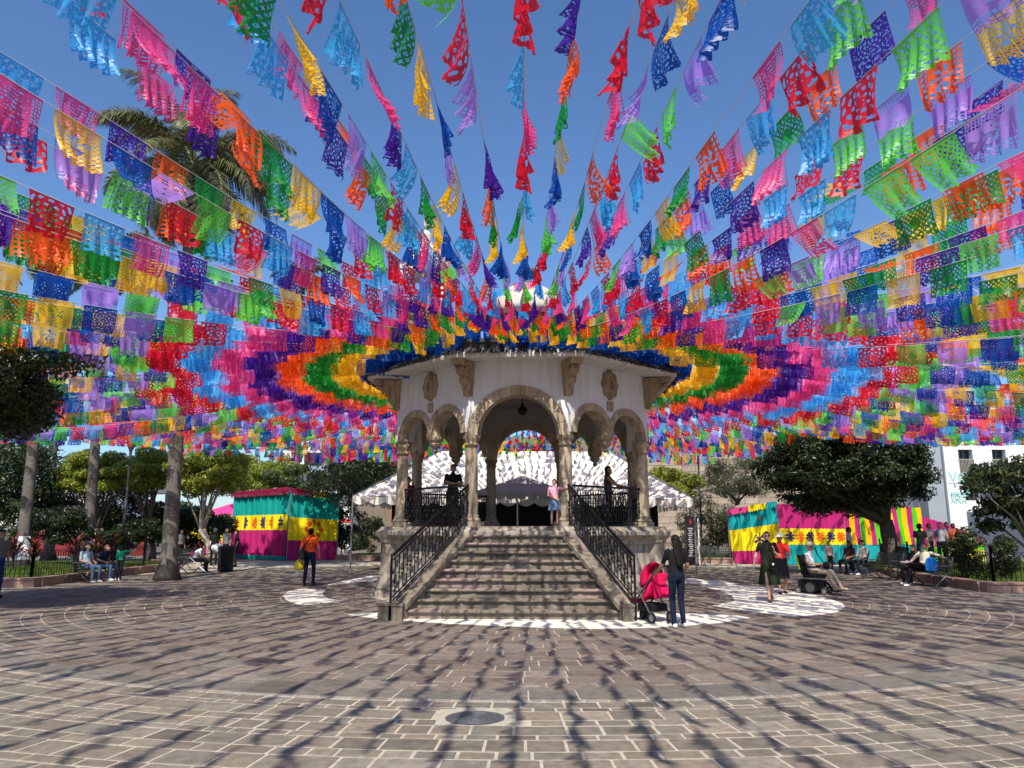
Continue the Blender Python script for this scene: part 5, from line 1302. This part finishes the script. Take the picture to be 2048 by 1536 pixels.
m = MB(); m.loft([[Vector((-.38 + r * math.cos(2 * PI * i / 10), r * .8 * math.sin(2 * PI * i / 10) * (1 + .2 * math.sin(i * 3)), z)) for i in range(10)] for r, z in ((.10, .70), (.20, .82), (.26, .95), (.22, 1.04), (.06, 1.10))]); m.build('bag_liner', WHITE, bn, True)
for (u, y, rz, h, tp_, hr, ht, lb) in ((428, 36.5, .5, 1.70, BLACK, ('short', DARKH), ('cap', GREY), 'person in black with grey cap near the left booth'), (452, 36, -.4, 1.72, GREY, ('short', DARKH), None, 'person in dark grey standing left of the left booth'), (472, 35, -1.2, 1.62, BLACK, ('mid', DARKH), None, 'woman in black with backpack beside the left booth'), (360, 37, 1.2, 1.66, GREY, ('short', DARKH), None, 'dim figure in grey behind the tall palm trunk'), (228, 40, 0, 1.6, cloth('deep_red', (.3, .02, .03)), ('short', DARKH), None, 'small distant figure in red behind the lamp post')):
    person(lb, (at(u, 1100, y).x, y), rz, h, top=tp_, bot=BLACK, hair=hr, hat=ht, group='people near the left booth')
person('person at the very left edge, mostly out of frame, in blue trousers', gp(-12, 1196), 1.2, 1.66, pose=dict(an0=(-.1, -.22, .09), kn0=(-.1, -.12, .5)), top=GREY, bot=cloth('blue_trousers', (.03, .05, .16)), hair=('short', DARKH))

# lamp post
lp = thing('lamp_post', 'dark fluted iron lamp post in the left garden', 'lamp post', (at(243, 1100, 33).x, 33, .15)); zt_ = at(256, 885, 33).z - .15
MB().lathe([(.22, 0), (.22, .12), (.16, .2), (.15, .5), (.11, .6), (.10, .9), (.08, 1.0), (.065, 2.4), (.085, 2.45), (.06, 2.5), (.045, zt_ - .8), (.07, zt_ - .75), (.05, zt_ - .7), (.06, zt_ - .4), (.16, zt_ - .12), (.20, zt_)], n=14).build('post', IRON_GREY, lp, True)
MB().lathe([(.19, zt_ - .02), (.25, zt_ + .2), (.24, zt_ + .4), (.1, zt_ + .5)], n=14).build('globe', M('lamp_glass', (.6, .6, .55), .3, .05), lp, True)
# information totem
tt = thing('information_totem', 'narrow black information sign with white text lines and pink emblem right of the bandstand', 'sign', (at(1383, 1100, 36.6).x, 36.6, 0), -.1)
zt2 = at(1383, 1033, 36.6).z; MB().box((0, 0, zt2 / 2), (.46, .10, zt2)).build('panel', M('sign_black', (.012, .012, .013), .4, .1, 4), tt); MB().box((0, 0, .04), (.6, .4, .08)).build('foot', BLACK, tt)
m = MB()
for q in range(16): m.box((-.02, -.053, zt2 - .55 - q * .085), (.26 - .06 * (q % 3), .004, .022))
m.build('text_lines', WHITE, tt); MB().ball((0, -.05, zt2 - .25), (.05, .01, .13), n=10, m=6).build('emblem', fab('emblem_pink', (190, 30, 80)), tt); MB().box((.36, 0, zt2 * .48), (.05, .05, zt2 * .96)).build('side_post', WHITE, tt)
# ------------------------------------------------------------------ paper-flag bunting radiating from the bandstand roof
FC = [('blue', (0, 82, 178)), ('yellow', (255, 205, 40)), ('green', (22, 152, 52)), ('orange', (255, 100, 25)), ('purple', (76, 30, 156)), ('pink', (240, 78, 150)), ('light_blue', (70, 182, 245)), ('red', (222, 24, 50)), ('lime', (110, 220, 82)), ('lavender', (182, 142, 236))]
def flagmat(n, rgb):
    if 'flag_' + n in MATS: return MATS['flag_' + n]
    m = M('flag_' + n, lin(*rgb), .38, .08, 3, 0, trans=.5, spec=.45)
    nt = m.node_tree; out = nt.nodes['Material Output']; src = out.inputs[0].links[0].from_socket
    tr = nt.nodes.new('ShaderNodeBsdfTransparent'); tr.inputs[0].default_value = tuple(.35 + .65 * c for c in lin(*rgb)) + (1,)
    mx = nt.nodes.new('ShaderNodeMixShader'); mx.inputs[0].default_value = .11
    nt.links.new(src, mx.inputs[1]); nt.links.new(tr.outputs[0], mx.inputs[2]); nt.links.new(mx.outputs[0], out.inputs[0])
    return m
FW, FH, NX, NZ = .54, .43, 46, 36
def hole(c, i, j, rg):
    if i < 1 or i >= NX - 1 or j < 2 or j >= NZ - 1: return False
    u, v = (i + .5) / NX - .5, (j + .5) / NZ - .5; r = math.hypot(u * 1.25, v); a = math.atan2(v, u)
    c = c % 10
    if c in (2, 8): return ((i + j) % 6 in (1, 2, 3)) and ((i - j) % 6 in (1, 2, 3)) and r > .17 and rg.random() < .85
    if c == 3: return (i % 5 not in (0, 1) and j % 5 not in (0, 1) and (abs(u) > .28 or v > .22)) or (abs(u) < .24 and r < .3 and math.cos(6 * a + r * 22) > .45)
    if c in (4, 0): return (r < .44 and math.cos(8 * a) * math.sin(r * 46) > .35) or (r > .44 and rg.random() < .16)
    if c == 5: return (abs(u) > .30 and (i % 3 != 0 and j % 3 != 0)) or (abs(u) < .26 and j % 3 == 1 and rg.random() < .5)
    if c == 1: return ((i + j) % 4 in (1, 2) and (i - j) % 4 in (1, 2)) or (r < .25 and math.cos(5 * a + 9 * r) > .55)
    if c == 7: return r > .12 and math.cos(7 * a + 5) * math.cos(r * 30) > .35
    if c == 9: return (abs(v) > .25 and (i % 3 != 0)) and j % 3 != 0 or (r < .2 and rg.random() < .25)
    return rg.random() < .24 and j % 2 == 0 or (r > .3 and math.cos(12 * a) * math.cos(r * 26) > .5)
SW = [(-.05, .25), (.08, -.35), (-.18, .5), (.2, -.15), (.0, -.6), (-.45, .9), (.55, .3), (1.05, .5)]
def flag_mesh(ci, var):
    rg = random.Random(ci * 31 + var); th0, kap = SW[var]; V = []; dz = FH / NZ
    A, f, ph = rg.uniform(.012, .04), rg.uniform(.8, 2.2), rg.uniform(0, 6); nar = rg.uniform(.0, .16); A2, f2 = rg.uniform(.02, .06), rg.uniform(.4, .9)
    cy_, cz_ = 0.0, 0.0; prof = []; th = th0
    for j in range(NZ + 1):
        prof.append((cy_, cz_)); th = th0 + kap * j / NZ; cy_ += math.sin(th) * dz; cz_ -= math.cos(th) * dz
    for j in range(NZ + 1):
        v = j / NZ
        for i in range(NX + 1):
            u = i / NX - .5
            jx, jz = (rg.uniform(-.3, .3) * FW / NX, rg.uniform(-.3, .3) * dz) if 0 < i < NX and 1 < j else (0, 0)
            x = u * FW * (1 - nar * v) + jx; y, z = prof[j]
            y += v * (A * math.sin(2 * PI * f * u * 2 + ph) * (1 + v) + A2 * math.sin(2 * PI * f2 * u + ph * 2 + v * 2)); z += jz
            if j == NZ: z -= .012 * abs(math.sin(PI * i / 2.6)) - .01
            V.append((x, y, z))
    Fc = []
    for j in range(NZ):
        for i in range(NX):
            if hole(ci, i, j, rg): continue
            if j == NZ - 1 and i % 5 == 2: continue
            Fc.append((j * (NX + 1) + i, j * (NX + 1) + i + 1, (j + 1) * (NX + 1) + i + 1, (j + 1) * (NX + 1) + i))
    return mesh('paper_flag', V, Fc, flagmat(*FC[ci]), True)
FLAGS = [[flag_mesh(c, v) for v in range(8)] for c in range(10)]
NSTR, NFL, R0, DR, RMAX = 224, 27, 4.42, .70, 23.4
def hgt(r, s):
    k = min(1, max(0, (r - 4.2) / 10.3))
    return 5.30 + (1.06 * (1 - k) ** 2 if r < 14.5 else .55 * ((r - 14.5) / 9) ** 2) + s * k
STRM = M('bunting_string', (.6, .6, .6), .8, .05)
WIRES = []
SAGS = [-.35, -.15, .05, .25, .45, .65, .85, 1.0]
for s in SAGS:
    WIRES.append(MB().tube([(r, 0, hgt(r, s)) for r in [2.6, 3.4] + [4 + k for k in range(27)]], .0045, 4).mesh('string', STRM))
ordw = ['first', 'second', 'third', 'fourth', 'fifth', 'sixth', 'seventh', 'eighth', 'ninth', 'tenth', 'eleventh', 'twelfth', 'thirteenth', 'fourteenth', 'fifteenth', 'sixteenth', 'seventeenth', 'eighteenth', 'nineteenth', 'twentieth', 'twenty-first', 'twenty-second', 'twenty-third', 'twenty-fourth', 'twenty-fifth']
SECT = [(35, 62, 'front {0}, over the {1} foreground', ('bunting string fanning over the left foreground tree', 'bunting string fanning over the plaza in front of the right benches')),
        (62, 90, '', ('bunting string running out over the left lawn and bench', 'bunting string running out over the couple on the right bench')),
        (90, 118, '', ('bunting string running back over the tall palm trunk', 'bunting string running back over the broad dark tree')),
        (118, 150, '', ('bunting string running back over the left booth', 'bunting string running back over the olive-like tree and far bench')),
        (150, 181, '', ('bunting string running back over the left half of the marquee', 'bunting string running back over the right half of the marquee'))]
n_l = n_r = 0; cnt = {}
order = sorted(range(NSTR), key=lambda i: abs(((i + .5) * 360 / NSTR + 180) % 360 - 180))
for i in order:
    azd = ((i + .5) * 360 / NSTR + 180) % 360 - 180          # degrees from the direction of the viewer, + to the right
    left = azd < 0; a = abs(azd)
    if a < 35:
        if left: w = ordw[n_l]; n_l += 1
        else: w = ordw[n_r]; n_r += 1
        lab = 'bunting string overhead in front, %s to the %s of the stairs axis' % (w, 'left' if left else 'right'); grp = 'bunting strings'
    else:
        for lo, hi, _, pr2 in SECT:
            if lo <= a < hi: lab = pr2[0 if left else 1]; break
        grp = lab + 's'; cnt[lab] = cnt.get(lab, 0) + 1; lab = '%s %s from the front' % (ordw[cnt[lab] - 1], lab)
    j = RND.gauss(0, .10)
    ang = rad(azd + j) - PI / 2
    lo_, hi_ = ((2, 8) if a < 50 else (2, 7) if a < 80 else (0, 5) if a < 112 else (1, 5)); si = RND.randrange(lo_, hi_); s = SAGS[si]
    t = thing('bunting_string', lab, 'bunting', KC, ang, grp)
    obj('string', WIRES[si], t)
    dr = DR * (1 + RND.gauss(0, .042)); off = RND.gauss(0, .05 if a > 65 else .24); t.location.z = RND.gauss(0, .03 if a > 65 else .13); sh = RND.choice((0, 0, 0, 0, 1, -1, 2, 5)); right_wind = max(0, math.sin(rad(azd)))
    for k in range(-1, NFL):
        if RND.random() < .03: continue
        r = R0 + off + (dr * k if k >= 0 else -.5)
        if r > 23: break
        z = hgt(r, s); sl = (hgt(r + .1, s) - hgt(r - .1, s)) / .2
        x = RND.random()
        if x < .10 + .12 * right_wind: var = RND.choice((5, 6, 7))
        else: var = RND.choice((0, 1, 2, 3, 4))
        yaw = RND.choice((0, PI))
        Mx = Matrix.Translation((r, 0, z - .004)) @ Matrix.Rotation(-math.atan(sl), 4, 'Y') @ Matrix.Rotation(yaw, 4, 'Z') @ Matrix.Rotation(RND.gauss(0, .10), 4, 'X')
        obj('paper_flag', FLAGS[(max(k, 0) + (sh if k > 7 else 0) + (RND.choice((0, 0, 0, 1, 3)) if k > 12 and RND.random() < .3 else 0)) % 10][var], t, mtx=Mx)
# outer wire that carries the string ends
rw = MB(); rw.tube([(30.0 * math.cos(2 * PI * q / 96), 30.0 * math.sin(2 * PI * q / 96), hgt(30, .3)) for q in range(96)], .012, 4, close=True)
tag(rw.build('perimeter_wire', STEEL, loc=KC), 'thin steel wire ring carrying the outer ends of the bunting strings', 'wire')
